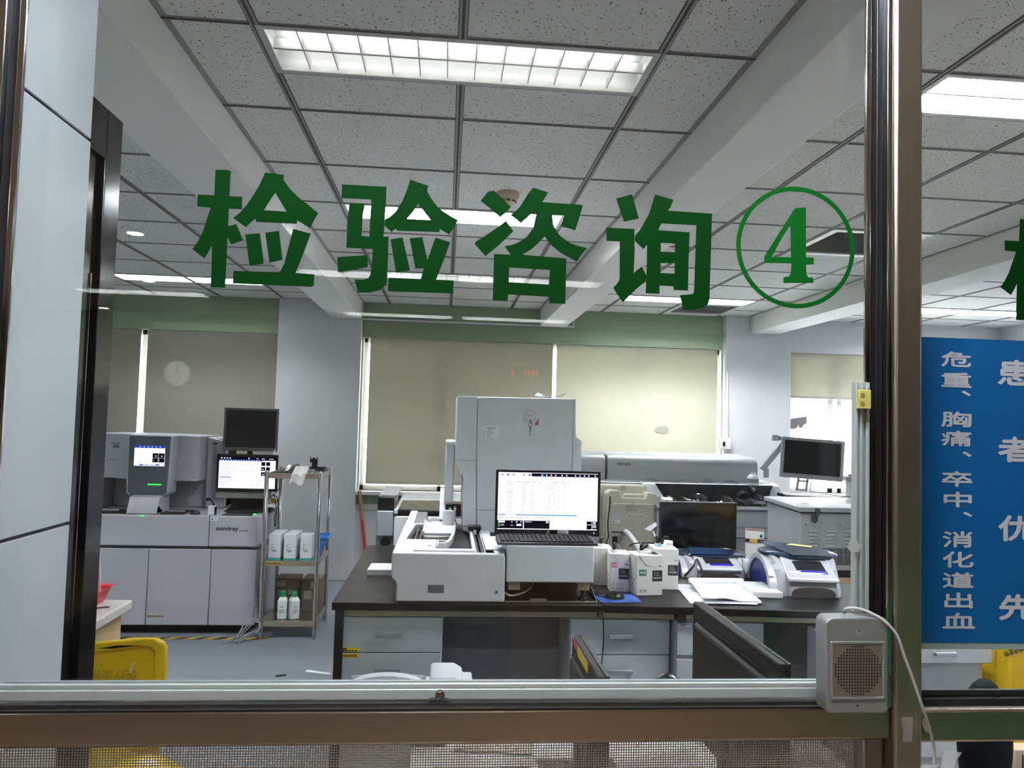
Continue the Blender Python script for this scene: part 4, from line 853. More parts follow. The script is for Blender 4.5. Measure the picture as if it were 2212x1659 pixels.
# mouse mat and mouse
r = T('mouse_mat', 'small blue mouse mat on the bench edge', 'mat', (.76, 3.23, .80))
quad([(.664, 3.262), (.672, 3.135), (.848, 3.150), (.842, 3.30)], .8004, .8025).done('pad', P('mat_blue', '#3f63b4', .7), r)
m = MB()
for k in range(5): m.box(.700 + .004 * k, .702 + .004 * k, 3.145, 3.165, .8025, .8028).box(.80 + .005 * k, .802 + .005 * k, 3.155, 3.185 - .003 * k, .8025, .8028)
m.done('print', P('mat_print', '#24304e', .7), r)
r = T('mouse', 'black computer mouse on the blue mat', 'mouse', (.745, 3.215, .8028))
MB().ell((.745, 3.215, .803), .044, .036, .030, 24, 10, 0).done('shell', black_plastic, r)
MB().box(.744, .746, 3.18, 3.215, .812, .8315).done('wheel', P('wheel_grey', '#2c2c2e', .4), r)
cable('mouse_cable', [(.705, 3.225, .808), (.68, 3.24, .806), (.665, 3.28, .808), (.70, 3.33, .806), (.68, 3.42, .81)], .0022, black_cable, 'thin black mouse cable behind the blue mat')

# papers and racks
for k, (dx, dy, a, lab) in enumerate(((-.015, .0, -6, 'lowest loose sheet of the open papers on the bench'), (-.005, .01, -3, 'middle loose sheet of the open papers on the bench'))):
    m = MB().surf(lambda u, v: (1.085 + .285 * u + dx, 3.115 + .37 * v + dy, .802 + .002 * k + .004 * math.sin(2 * u + 3 * v)), 8, 8, .0008).rotz(1.22, 3.3, a)
    tag(m.done('loose_sheet', paper), lab, 'paper')
r = T('open_notebook', 'open white notebook with a rolled page lying in front of the small cycler', 'notebook', (1.24, 3.3, .805))
MB().surf(lambda u, v: (1.105 + .25 * u + .06 * v, 3.13 + .36 * v, .8125 + .012 * math.exp(-((u - .02) * 7) ** 2) + .014 * max(0, (.18 - v)) * 5 * math.sin(PI * min(1, 1.4 * u)) ** 2), 20, 14, .0012).done('page', paper, r)
MB().surf(lambda u, v: (1.115 + .25 * u + .055 * v, 3.135 + .35 * v, .8065 + .003 * u), 8, 8, .003).done('block', paper, r)
MB().lathe((1.165, 3.49, .822), [(.012, 0), (.013, .02), (.013, .25), (.010, .262)], 18, 'x').done('rolled_page', paper, r)
def rack(lab, pts, z0, h, nu, nv):
    r = T('tube_rack', lab, 'rack', (sum(p[0] for p in pts) / 4, sum(p[1] for p in pts) / 4, z0), 'white sample racks')
    quad(pts, z0, z0 + h).done('body', white_plastic, r, .002)
    m = MB(); P0, P1, P3 = Vector(pts[0]), Vector(pts[1]), Vector(pts[3])
    for i in range(nu):
        for j in range(nv):
            c = P0 + (P1 - P0) * ((i + .5) / nu) + (P3 - P0) * ((j + .5) / nv); m.lathe((c.x, c.y, z0 + h), [(.0042, 0), (.0042, .0004)], 10)
    m.done('well', P('well_shade', '#b7bac0', .6), r); return r
rack('white foam tube rack beside the open papers', [(1.372, 3.245), (1.505, 3.233), (1.512, 3.46), (1.385, 3.47)], .8005, .026, 8, 10)
rack('white foam tube rack left of the tall analyser', [(-.350, 3.64), (-.185, 3.64), (-.185, 3.80), (-.345, 3.80)], .8005, .028, 8, 8)
rack('short white tube rack between cables and the big cycler', [(1.50, 3.80), (1.60, 3.77), (1.62, 3.90), (1.52, 3.93)], .8005, .055, 4, 5)

# ------------------------------------------------------------------ silver thermal cyclers
blue_dark = P('cycler_blue', '#141d66', .4, var=.05); lid_m = P('lid_smoke', '#2b3850', .10, alpha=.75)
lid_rim = P('lid_rim', '#27344f', .2, alpha=.85); cyc = P('cycler_silver', '#b9bcc2', .36, .25, var=.03); cyc_d = P('cycler_grey', '#8b8c90', .45, .15, var=.03)
def cycler(lab, cx, cy, W, D, H, ang, big=True):
    """rounded benchtop cycler centred on cx, cy: W wide, D deep, H up to the lid rim"""
    z = .8005; r = T('thermal_cycler', lab, 'thermal cycler', (cx, cy, z), 'silver thermal cyclers')
    def R(m): return m.rotz(cx, cy, ang)
    x, y = cx - W / 2, cy - D / 2
    m = MB(); n, k = 56, 12; rings = []
    drop = .055 if big else .03
    for j in range(k + 1):
        t = j / k; a, b = W / 2 * (1 - .13 * t ** 1.6), D / 2 * (1 - .10 * t ** 2); pts = []
        for i in range(n):
            th = 2 * PI * i / n; c, s_ = math.cos(th), math.sin(th); e = 2 / 4.2
            px, py = a * math.copysign(abs(c) ** e, c), b * math.copysign(abs(s_) ** e, s_)
            fr = max(0, min(1, (-py / (D / 2) - .35) / .6)); fr = fr * fr * (3 - 2 * fr)
            pts.append(m.bm.verts.new((cx + px, cy + py, z + H * t - drop * t * fr)))
        rings.append(pts)
    for a, b in zip(rings, rings[1:]):
        for i in range(n): m.face([a[i], a[(i + 1) % n], b[(i + 1) % n], b[i]])
    c = m.bm.verts.new((cx, cy, z + H)); m.face(rings[0][::-1])
    for i in range(n): m.face([rings[-1][i], rings[-1][(i + 1) % n], c])
    R(m).done('shell', cyc, r, ang=60)
    f = y - .002
    w0, w1 = cx - W * .33, cx + W * .36
    hh = H - drop
    R(MB().hexa([(w0, f - .004, z + hh * .02), (w1, f - .004, z + hh * .02), (w1, f + .05, z + hh * .02), (w0, f + .05, z + hh * .02), (w0 + .008, f + .014, z + hh * .80), (w1 - .008, f + .014, z + hh * .80), (w1 - .008, f + .05, z + hh * .80), (w0 + .008, f + .05, z + hh * .80)])).done('front_panel', cyc_d, r, .006)
    ar = [(w0 + .012, z + .002)] + [(cx + .006 + (w1 - w0 - .03) / 2 * math.copysign(abs(math.cos(a)) ** .6, math.cos(a)), z + .004 + hh * .40 * math.sin(a) ** .6) for a in [PI - PI * q / 18 for q in range(1, 18)]] + [(w1 - .018, z + .002)]
    R(MB().prism(ar, 'xz', f - .008, f + .03)).done('arch_opening', P('arch_dark', '#332f2d', .6), r)
    def sl(u, v, d): return (cx + u * W, f - .006 + v * D * .30, z + hh * .72 + v * (H - hh * .72 + .002) + d)
    R(MB().hexa([sl(-.33, 0, -.01), sl(.37, 0, -.01), sl(.33, 1, -.02), sl(-.33, 1, -.02), sl(-.33, 0, .008), sl(.37, 0, .008), sl(.33, 1, .003), sl(-.33, 1, .003)])).done('console', cyc, r, .008, 3)
    R(MB().hexa([sl(-.17, .36, .006), sl(.23, .36, .006), sl(.21, .72, .006), sl(-.19, .72, .006), sl(-.17, .36, .0085), sl(.23, .36, .0085), sl(.21, .72, .0085), sl(-.19, .72, .0085)])).done('display', P('cycler_display', '#1c1e22', .15), r)
    R(MB().hexa([sl(-.12, .22, .006), sl(.24, .22, .006), sl(.24, .33, .006), sl(-.12, .33, .006), sl(-.12, .22, .009), sl(.24, .22, .009), sl(.24, .33, .009), sl(-.12, .33, .009)])).done('blue_stripe', P('stripe_blue', '#2424a0', .3), r)
    arc = lambda ry, rz, q0=0: [(cy + .01 + ry * math.cos(a), z + .001 + rz * math.sin(a)) for a in [PI * q / 24 for q in range(25)]]
    R(MB().prism(arc(D * .36, H * .80), 'yz', x - .001, x + .04)).done('flank_recess', blue_dark, r)
    m = MB().prism(arc(D * .44, H * .95) + arc(D * .36, H * .80)[::-1], 'yz', x - .010, x + .04); R(m).done('flank_arch', cyc, r, .004)
    q = .178 / .32 * W; qy = .150 / .42 * D
    def ell_l(prof, ox=0): 
        m = MB().lathe((0, 0, 0), prof, 48); return R(m.xf(Matrix.Translation((cx + .012, cy + D * .04, z + H)) @ Matrix.Diagonal((q, qy, 1, 1))))
    ell_l([(.94, -.006), (1.0, -.001), (1.0, .004), (.97, .008)]).done('lid_rim', lid_rim, r)
    ell_l([(.97, .006), (.88, .012 if big else .008), (.5, .017 if big else .011), (.02, .018 if big else .012)]).done('lid', lid_m, r)
    if big:
        m = MB().prism([(cx - .06, cy - .135), (cx + .10, cy - .135), (cx + .14, cy - .05), (cx + .10, cy + .10), (cx - .13, cy + .16)], 'xy', z + H + .018, z + H + .021).rot((cx, cy, z + H), 3, 'X')
        R(m).done('lid_flap', lid_m, r)
        R(MB().prism([(cx - .02, cy + .08), (cx + .08, cy + .02), (cx + .10, cy + .06), (cx + .02, cy + .12)], 'xy', z + H + .026, z + H + .027)).done('warning_label', P('warn_yellow', '#d8d08a', .5), r)
        R(MB().box(x + .001, x + .04, y + .035, y + .038, z + H * .72, z + H * .86)).done('small_label', paper, r)
    else:
        R(MB().prism([(cx - .12, cy - .09), (cx + .08, cy - .09), (cx + .10, cy + .08), (cx - .08, cy + .10)], 'xy', z + H + .012, z + H + .016)).done('blue_lid', P('lid_blue', '#1c4068', .12), r)
    return r
cycler('big silver cycler with smoked lid and blue round side at the right bench end', 1.672, 3.465, .325, .44, .160, -7, True)
cycler('small low silver cycler with blue lid behind the open papers', 1.37, 3.80, .325, .36, .095, -4, False)

# black monitor, cream instrument, hoses, small carton behind
bm_ = monitor('monitor', 'switched off black monitor standing among cables on the bench', 1.226, 1.676, .842, 1.114, 4.20, P('bezel_charcoal', '#242426', .3), .010, .012, stand=(.80, .09))
B(1.226, 1.676, 4.199, 4.216, 1.1142, 1.1175).done('top_edge', silver, bm_, .001)
keyboard('dark keyboard lying below the switched off bench monitor', 1.16, 1.60, 4.02, 4.16, .80, black_plastic, P('key_grey', '#6e7073', .5))
r = T('lab_instrument', 'tall cream instrument with moulded carrying handle behind the reagent cartons', 'instrument', (1.07, 4.30, .80))
MB().prism([[(.925, .802), (1.222, .802), (1.224, 1.135), (1.215, 1.152), (1.165, 1.160), (1.155, 1.128), (1.02, 1.130), (1.005, 1.166), (.945, 1.170), (.925, 1.15)]], 'xz', 4.25, 4.34).done('front_case', cream, r, .006, 3)
B(.905, 1.19, 4.345, 4.46, .802, 1.192).done('rear_case', cream, r, .008, 3)
B(1.03, 1.15, 4.262, 4.285, 1.128, 1.150).done('handle', cream, r, .006)
B(1.03, 1.065, 4.343, 4.347, 1.165, 1.190).done('buckle', P('buckle_grey', '#9c9b8f', .4), r, .001)
B(.950, 1.205, 4.246, 4.252, .815, 1.095).done('panel', P('cream_panel', '#aeae9e', .5), r, .002)
m = MB().text('GENE', (1.04, 4.2455, 1.075), U, V, .028, .0075, .0004, .01).text('Amp PCR System 9700', (1.0705, 4.2455, 1.075), U, V, .062, .008, .0004)
for k, wd in enumerate((.075, .03)): m.box(1.04, 1.04 + wd, 4.245, 4.246, 1.063 - .008 * k, 1.0645 - .008 * k)
m.done('lettering', ink, r)
m = MB()
for x, z in ((.948, 1.07), (1.21, 1.062), (1.062, 1.027), (1.13, 1.025), (1.16, .97), (.955, 1.10), (1.205, 1.09), (1.08, 1.098)): m.lathe((x, 4.243, z), [(.004, 0), (.004, .008)], 10, 'y')
m.done('screw', ink_grey, r)
B(.96, 1.02, 4.2445, 4.247, 1.005, 1.042).done('tape', P('tape_film', '#d7dddc'), r)
B(1.055, 1.14, 4.2445, 4.2465, 1.008, 1.04).done('cover_plate', P('cream_panel', '#aeae9e'), r, .002)
B(.962, 1.008, 4.2445, 4.247, .985, 1.0).done('sticker', paper, r); MB().lathe((.972, 4.243, .992), [(.005, 0), (.005, .002)], 12, 'y').box(.98, 1.003, 4.2435, 4.2447, .991, .993).done('sticker_print', ink, r)
B(.958, 1.06, 4.2445, 4.2475, .93, .937).done('vent_slot', ink, r); B(.965, .995, 4.2445, 4.2475, .86, .91).done('socket', ink, r)
m = MB(); pth = smooth_path([(1.035, 4.22, .94), (1.04, 4.17, .935), (1.05, 4.08, .91), (1.055, 4.0, .88), (1.06, 3.9, .84), (1.065, 3.8, .81)], 10)
m.tube(pth, [.014 + .0018 * (i % 2) for i in range(len(pth))], 12); tag(m.done('corrugated_hose', white_plastic), 'white corrugated hose rising behind the cartons', 'hose')
cable('black_hose', [(.96, 3.62, .86), (.965, 3.6, .94), (1.0, 3.58, .975), (1.04, 3.58, .982), (1.07, 3.58, .985), (1.09, 3.58, 1.0), (1.075, 3.58, 1.012), (1.055, 3.58, .99), (1.045, 3.6, .96), (1.02, 3.62, .92)], .0045, black_cable, 'black looped hose behind the cartons')
cable('black_hose', [(.90, 3.60, .96), (.925, 3.58, .978), (.99, 3.56, .985), (1.02, 3.54, .99)], .003, black_cable, 'thin black line from the green labelled carton to the tallest carton')
cable('grey_lead', [(.79, 3.42, .985), (.80, 3.42, 1.0), (.808, 3.42, .992), (.815, 3.42, .975), (.825, 3.42, .968)], .0016, white_cable, 'thin white loop lead on the pink labelled carton')
cable('black_lead', [(.915, 4.10, 1.15), (.912, 4.10, 1.08), (.905, 4.10, 1.0), (.91, 4.10, .93), (.90, 4.10, .9), (.912, 4.10, .87), (.90, 4.1, .84)], .0035, black_cable, 'black lead hanging at the left edge of the cream instrument')
cq = random.Random(11)
for k in range(5):
    y0 = 3.72 + .05 * k
    cable('black_lead', [(1.12 + .012 * k, y0 - .1, .82), (1.15, y0 - .05, .86 + .015 * k), (1.18 + .008 * k, y0, .88 + .01 * k), (1.175 + .005 * k, 3.96 + .012 * k, .885 - .01 * k), (1.26 + .02 * k, 4.01 + .012 * k, .86), (1.40, 4.01 + .012 * k, .845), (1.48, 4.0, .81)], .0035, black_cable, 'black leads tangled on the bench left of the small cycler', None, 'black leads on the bench')
for k in range(4):
    cable('white_lead', [(1.40 + .02 * k, 3.98 + .02 * k, .81), (1.44, 3.96, .85 + .012 * k), (1.50 + .015 * k, 3.95, .86 + .01 * k), (1.58, 3.96, .84), (1.60, 3.99, .82), (1.52 + .01 * k, 4.02, .815), (1.46, 4.0, .82 + .006 * k)], .0042, white_cable, 'white leads looped between small and big cycler', None, 'white leads on the bench')
for j, pts in enumerate(([(1.20, 3.66, .81), (1.235, 3.64, .86), (1.26, 3.66, .89), (1.27, 3.62, .85), (1.275, 3.60, .81)], [(1.46, 3.85, .83), (1.48, 3.80, .88), (1.52, 3.78, .885), (1.55, 3.80, .85), (1.56, 3.82, .82)])):
    cable('black_lead', pts, .005, black_cable, ['thick black lead arching over the left edge of the small cycler', 'black lead arching behind the right edge of the small cycler'][j])
r = T('small_carton', 'small white carton with black band and yellow label behind the big cycler', 'carton', (1.73, 3.98, .80))
MB().box(1.650, 1.745, 3.95, 4.06, .8005, .992).rotz(1.70, 4.0, -22).done('box', carton_m, r, .002)
MB().box(1.651, 1.744, 3.951, 4.059, .9925, .994).rotz(1.70, 4.0, -22).done('top', P('carton_brown', '#6d5450', .7), r)
MB().box(1.6495, 1.7455, 3.9485, 3.952, .930, .950).rotz(1.70, 4.0, -22).done('band', ink, r)
MB().box(1.672, 1.712, 3.9475, 3.949, .928, .951).rotz(1.70, 4.0, -22).done('yellow_label', P('label_straw', '#b7a94a', .6), r)
m = MB().prism([(1.722, .962), (1.738, .962), (1.735, .972), (1.730, .978), (1.725, .972)], 'xz', 3.9475, 3.9502); m.rotz(1.70, 4.0, -22).done('logo', ink, r)
m = MB()
for k in range(6): m.box(1.7452, 1.7462, 3.962, 4.03 - .006 * (k % 3), .90 + .012 * k, .902 + .012 * k)
m.rotz(1.70, 4.0, -22).done('print', ink_grey, r)
# ================================================================== FLOOR-STANDING MACHINES AT THE BACK
# long grey chemistry analyser
r = T('chemistry_analyser', 'long grey floor analyser with rounded hood and clear film behind the bench', 'analyser', (1.7, 5.9, 0))
hood_p = [(5.80, 1.105), (5.795, 1.22), (5.80, 1.262), (5.825, 1.292), (5.87, 1.308), (6.3, 1.318), (6.3, 1.105)]
MB().prism(hood_p, 'yz', 1.268, 2.486).done('hood', P('hood_grey', '#a2a4a6', .35, .15, var=.02), r, .012, 3)
MB().prism(hood_p, 'yz', .55, 1.254).done('hood', P('hood_grey', '#a2a4a6'), r, .012, 3)
m = MB().text('maccura', (1.345, 5.7935, 1.228), U, V, .105, .020, .0006, .012); m.done('lettering', ink, r)
body_g = P('body_grey', '#a7aaad', .4, var=.02)
B(.55, 2.55, 5.62, 6.3, .06, .92).done('body', body_g, r, .006)
MB().prism([(5.60, .92), (5.60, .955), (5.70, 1.10), (5.80, 1.115), (6.3, 1.115), (6.3, .92)], 'yz', .55, 2.62).done('deck', case_white, r, .008)
MB().hexa([(1.70, 5.592, .955), (2.46, 5.592, .955), (2.56, 5.695, 1.101), (1.62, 5.695, 1.101), (1.70, 5.602, .945), (2.46, 5.602, .945), (2.56, 5.72, 1.098), (1.62, 5.72, 1.098)]).done('window', P('smoke_window', '#141416', .12), r, .003)
MB().hexa([(.9, 5.592, .955), (1.50, 5.592, .955), (1.52, 5.695, 1.101), (.9, 5.695, 1.101), (.9, 5.602, .945), (1.50, 5.602, .945), (1.52, 5.72, 1.098), (.9, 5.72, 1.098)]).done('window', P('smoke_window', '#141416'), r, .003)
m = MB().text('i3000', (2.36, 5.588, .966), (1, 0, 0), (0, .55, .8), .10, .028, .0008, .015); m.done('lettering', silver, r)
fz = random.Random(5)
m = MB().surf(lambda u, v: (1.50 + 1.08 * u, 5.578 + .20 * v + .012 * math.sin(27 * u + 9 * v) * math.sin(11 * v + 2 * u) + .006 * math.sin(63 * u + 17 * v), .95 + .16 * v + .014 * math.sin(37 * u + 4 * v) * math.sin(8 * v + 5 * u) + .012), 110, 30)
m.done('film', thin_glass('film_clear', '#e4e6e8', 3.0, .06), r)
B(1.5, 2.545, 5.612, 5.622, .905, .91).done('joint', ink_grey, r); B(1.5, 2.545, 5.612, 5.622, .78, .785).done('joint', ink_grey, r); B(1.5, 2.545, 5.612, 5.622, .70, .706).done('joint', ink, r)
MB().box(1.62, 2.40, 5.611, 5.621, .10, .69).done('door', P('body_grey_dark', '#85888b', .4), r, .004)
# monitor on its arm
r = T('articulated_support', 'grey jointed arm between the long analyser hood and the grey framed monitor', 'arm', (2.46, 5.6, 1.15))
MB().hexa([(2.45, 5.58, 1.24), (2.485, 5.58, 1.22), (2.485, 5.62, 1.22), (2.45, 5.62, 1.24), (2.415 + .16, 5.50, 1.445), (2.445 + .165, 5.50, 1.415), (2.445 + .165, 5.53, 1.415), (2.415 + .16, 5.53, 1.445)]).xf(Matrix.Translation((-.04, 0, 0))).done('lower_arm', silver, r, .006)
MB().lathe((2.465, 5.60, 1.17), [(.022, 0), (.022, .07)], 18).done('pivot', silver, r)
MB().lathe((2.545, 5.51, 1.425), [(.028, 0), (.028, .045)], 18).hexa([(2.53, 5.49, 1.47), (2.56, 5.49, 1.44), (2.56, 5.53, 1.44), (2.53, 5.53, 1.47), (2.60, 5.46, 1.45), (2.60, 5.46, 1.42), (2.60, 5.49, 1.42), (2.60, 5.49, 1.45)]).xf(Matrix.Translation((-.05, 0, .03))).done('upper_joint', silver, r, .003)
B(2.53, 2.56, 5.43, 5.50, 1.39, 1.45).done('vesa_plate', black_plastic, r, .003)
frame_g = P('frame_grey', '#97999c', .4, .1)
wm = monitor('monitor', 'grey framed monitor with dark dusty screen against the bright window', 2.478, 2.952, 1.178, 1.478, 5.38, frame_g, .022, .034, rot=-3)
mm = wm
for ch in [wm] + list(wm.children): pass
wm.rotation_euler = (0, math.radians(3.2), 0)
MB().prism([[(2.615, 1.085), (2.705, 1.085), (2.715, 1.20), (2.628, 1.20)], [(2.635, 1.10), (2.688, 1.10), (2.695, 1.152), (2.640, 1.152)], [(2.641, 1.165), (2.697, 1.165), (2.699, 1.182), (2.643, 1.182)]], 'xz', 5.415, 5.425).done('bracket', frame_g, wm, .002)
# white keyboard trolley
r = T('keyboard_table', 'white shelf table carrying the keyboard under the grey framed monitor', 'table', (2.95, 5.55, 0))
B(2.46, 3.40, 5.40, 5.575, 1.012, 1.030).done('top', white_plastic, r, .004)
for x in (3.10, 3.37):
    for y in (5.42, 5.555): B(x - .015, x + .015, y - .015, y + .015, 0, 1.012).done('leg', white_plastic, r, .002)
keyboard('dark framed keyboard with pale keys below the grey framed monitor', 2.525, 2.95, 5.41, 5.55, 1.0335, black_plastic, P('key_pale', '#b6b6b4', .5)).rotation_euler = (0, math.radians(2.0), 0)
r = T('mouse', 'small dark mouse right of the pale keyed keyboard', 'mouse', (3.03, 5.46, 1.0305)); MB().ell((3.03, 5.46, 1.031), .03, .05, .025, 20, 8, 0).done('shell', dark_slate, r)
cable('white_lead', [(2.74, 5.425, 1.18), (2.75, 5.46, 1.12), (2.80, 5.56, 1.075), (2.90, 5.565, 1.06), (2.98, 5.55, 1.05), (3.02, 5.50, 1.045)], .003, grey_cable, 'thin lead running from the grey framed monitor to the table')
r = T('bench_device', 'grey stepped device with black top at the window behind the mouse', 'device', (3.15, 5.52, 1.03))
MB().box(3.03, 3.25, 5.47, 5.57, 1.165, 1.20).box(3.08, 3.25, 5.475, 5.565, 1.0305, 1.165).done('body', silver, r, .004); B(3.09, 3.17, 5.49, 5.55, 1.20, 1.212).done('cap', black_plastic, r, .004); B(3.085, 3.11, 5.47, 5.476, 1.05, 1.15).done('slot', black_plastic, r)
r = T('soap_bottle', 'small white bottle with grey label between hood and monitor', 'bottle', (2.35, 5.56, 1.11))
MB().lathe((2.35, 5.58, 1.112), [(.045, 0), (.045, .05), (.036, .07), (.02, .08), (.018, .09)], 20).done('body', white_plastic, r); MB().lathe((2.35, 5.58, 1.13), [(.0456, 0), (.0456, .03)], 20).done('label_band', case_grey, r)

# big white chest with latch
r = T('lab_freezer', 'white chest-like machine with latched lid and louvred front behind the big cycler', 'machine', (2.6, 5.0, 0))
ch_m = P('chest_white', '#b7babb', .4, var=.02)
MB().prism([(2.37, 5.36), (2.295, 4.70), (3.05, 4.70), (3.05, 5.36)], 'xy', .05, 1.008).done('body', ch_m, r, .006)
MB().prism([(2.35, 5.38), (2.273, 4.665), (3.05, 4.665), (3.05, 5.38)], 'xy', 1.0175, 1.048).done('lid', ch_m, r, .005)
MB().prism([(2.38, 5.35), (2.30, 4.71), (3.04, 4.71), (3.04, 5.35)], 'xy', 1.005, 1.018).done('gasket', black_matte, r)
m = MB().box(2.378, 2.41, 4.655, 4.667, 1.018, 1.043).box(2.388, 2.402, 4.650, 4.66, .995, 1.03); m.done('latch', P('latch_grey', '#6e6f70', .35, .6), r, .002)
m = MB().box(2.372, 2.412, 4.688, 4.70, .955, 1.0).lathe((2.394, 4.69, .945), [(.006, 0), (.006, .012)], 10); m.done('latch_base', P('latch_grey', '#6e6f70'), r, .002)
B(2.305, 3.04, 4.6955, 4.702, .55, .946).done('front_panel', P('chest_panel', '#b2b5b6', .4), r, .002)
m = MB()
for k in range(3):
    for j in range(5):
        x0, z0 = 2.357 + .118 * k, .888 - .0235 * j; m.prism([(4.6957, z0), (4.684, z0 + .003), (4.6957, z0 + .011)], 'yz', x0, x0 + .052)
m.done('louvre', ch_m, r)
m = MB()
for k in range(4):
    for j in range(11): m.box(2.425 + .055 * k, 2.475 + .055 * k, 4.694, 4.6958, .778 - .0098 * j, .7835 - .0098 * j)
m.done('vent_slot', ink, r)
B(2.31, 3.04, 4.694, 4.6958, .60, .645).done('dark_plinth', black_matte, r)
MB().lathe((2.335, 4.6945, .934), [(.004, 0), (.004, .002)], 10, 'y').lathe((2.565, 4.6945, .934), [(.004, 0), (.004, .002)], 10, 'y').done('rivet', ink, r)
MB().box(2.41, 2.45, 4.9, 4.93, 1.0482, 1.0488).done('badge', ink_grey, r)
tag(B(2.15, 3.05, 4.55, 4.66, .0, .60).done('wooden_crate', P('crate_wood', '#b59a76', .6, var=.15, stretch=(1, 1, 8)), bev=.004), 'low wooden board edge beside the bench end under the white chest', 'board')

# machine left behind the bench
r = T('floor_analyser', 'grey white machine with plastic covered top behind the bench left of the tall analyser', 'machine', (-.15, 4.95, 0))
B(-.405, -.302, 4.68, 5.1, .82, .98).done('side_panel', case_grey, r, .010, 3)
B(-.400, -.300, 4.685, 5.1, .985, 1.062).done('smoke_cover', black_plastic, r, .004)
B(-.395, -.285, 4.70, 5.25, 1.062, 1.078).done('side_top', P('top_grey', '#8b8c8c', .4), r, .003)
B(-.297, .30, 4.68, 5.75, 0, .948).done('body', case_white, r, .006)
B(-.285, .29, 4.69, 5.70, .948, .972).done('shadow_gap', black_plastic, r)
MB().prism([(-.300, 4.675), (-.276, 4.675), (-.272, 5.22), (.30, 5.22), (.30, 5.75), (-.300, 5.75)], 'xy', .960, .988).done('lid', P('lid_pale', '#b0b2b2', .4), r, .005)
B(-.277, .30, 4.68, 4.70, .966, .986).done('lid_edge', black_plastic, r, .002)
B(-.276, .30, 4.70, 5.22, .968, .9875).done('film_cover', P('cover_film', '#5f5d5b', .15), r)
m = MB().surf(lambda u, v: (-.27 + .56 * u, 4.685 + .52 * v, .990 + .003 * math.sin(21 * u + 3 * v) * math.sin(7 * v + 9 * u)), 40, 12); m.done('film', thin_glass('film_thin', '#eeeeee', 1.5, .08), r)
B(-.22, -.20, 4.677, 4.682, .928, .934).done('badge', ink, r)
MB().lathe((-.345, 4.66, .79), [(.0001, 0), (.030, .0), (.030, .04), (.0001, .04)], 20, 'y').done('wheel_cover', black_plastic, r)
MB().box(-.41, -.29, 4.75, 5.1, 0.0, .82).done('leg_frame', case_grey, r)
# wooden stick with red wrapping
r = T('wooden_stick', 'brown stick with red lower half leaning on the wall under the centre window', 'stick', (-.73, 7.1, 0))
MB().tube([(-.800, 7.30, .845), (-.758, 7.26, .57)], .017, 10).done('upper', P('stick_brown', '#9c6f55', .5, var=.15), r)
MB().tube([(-.758, 7.26, .57), (-.67, 7.18, .0)], .0172, 10).done('red_wrap', P('stick_red', '#b03a34', .5, var=.1), r)

# ================================================================== LEFT BACK: HAEMATOLOGY LINE
r = T('haematology_analyser', 'big white floor analyser with grey touch screen console and green light at the left', 'analyser', (-1.95, 5.8, 0))
g_low = P('line_grey', '#a0a1a6', .4, var=.02); g_up = P('line_white', '#a9aaae', .4, var=.02)
for x0, x1 in ((-2.8, -2.036), (-2.032, -1.614), (-1.610, -1.300)):
    B(x0, x1, 5.48, 5.52, .066, .592).done('cabinet_door', g_low, r, .006)
B(-2.8, -1.302, 5.52, 6.25, .066, .60).done('lower_body', g_low, r, .01)
B(-2.8, -1.285, 5.50, 6.2, .592, .612).done('groove', P('groove_grey', '#4c4d52', .4), r, .003)
B(-2.8, -1.634, 5.475, 6.25, .612, .826).done('upper_front', g_up, r, .008, 3)
B(-1.630, -1.300, 5.475, 6.25, .612, .826).done('upper_front', g_up, r, .008, 3)
B(-2.7, -1.4, 5.58, 6.1, 0.0, .066).done('plinth', black_matte, r)
m = MB().text('mindray', (-1.583, 5.4742, .716), U, V, .153, .040, .0008, .02); m.done('lettering', ink, r)
m = MB().text('CAL 8000', (-1.425, 5.4742, .722), U, V, .060, .010, .0006, .006); m.done('lettering', ink, r)
B(-1.625, -1.575, 5.4735, 5.476, .793, .814).done('paper_label', paper, r)
m = MB().box(-1.618, -1.605, 5.4728, 5.4736, .797, .810).box(-1.597, -1.580, 5.4728, 5.4736, .806, .809).box(-1.595, -1.580, 5.4728, 5.4736, .799, .802); m.done('label_print', ink_grey, r)
B(-2.022, -1.91, 5.4785, 5.481, .122, .135).done('yellow_label', P('label_old', '#9a8a46', .6), r, label='worn yellow label'); 
m = MB()
for k in range(7): m.box(-2.02 + .0155 * k, -2.011 + .0155 * k, 5.478, 5.4786, .125, .132)
m.done('label_print', ink, r)
MB().prism([(-2.60, .826), (-2.60, 1.375), (-2.56, 1.378), (-2.0, 1.378), (-1.80, 1.372), (-1.80, 1.054), (-2.0, 1.050), (-2.3, 1.05), (-2.44, 1.06), (-2.49, 1.05), (-2.49, .826)], 'xz', 5.72, 6.2).done('upper_body', g_up, r, .012, 3)
B(-2.49, -1.66, 5.95, 6.2, .826, 1.36).done('rear_body', g_up, r, .012, 3)
MB().prism([(-1.80, 1.365), (-1.68, 1.34), (-1.66, 1.30), (-1.66, .826), (-1.80, .826)], 'xz', 5.90, 6.2).done('right_shoulder', g_up, r, .012, 3)
B(-1.755, -1.725, 5.895, 5.905, 1.16, 1.32).done('vent_recess', case_grey, r, .002)
B(-1.757, -1.72, 5.89, 5.905, 1.31, 1.325).done('vent_label', dark_slate, r)
MB().prism([(-2.256, .962), (-2.236, .944), (-1.99, .944), (-1.962, .962), (-1.948, 1.378), (-2.262, 1.378)], 'xz', 5.60, 5.76).done('console_rim', g_up, r, .010, 3)
MB().prism([(-2.242, .972), (-2.224, .956), (-1.998, .956), (-1.976, .972), (-1.962, 1.372), (-2.246, 1.372)], 'xz', 5.590, 5.602).done('console_face', P('console_slate', '#4c5259', .35, var=.03), r, .003)
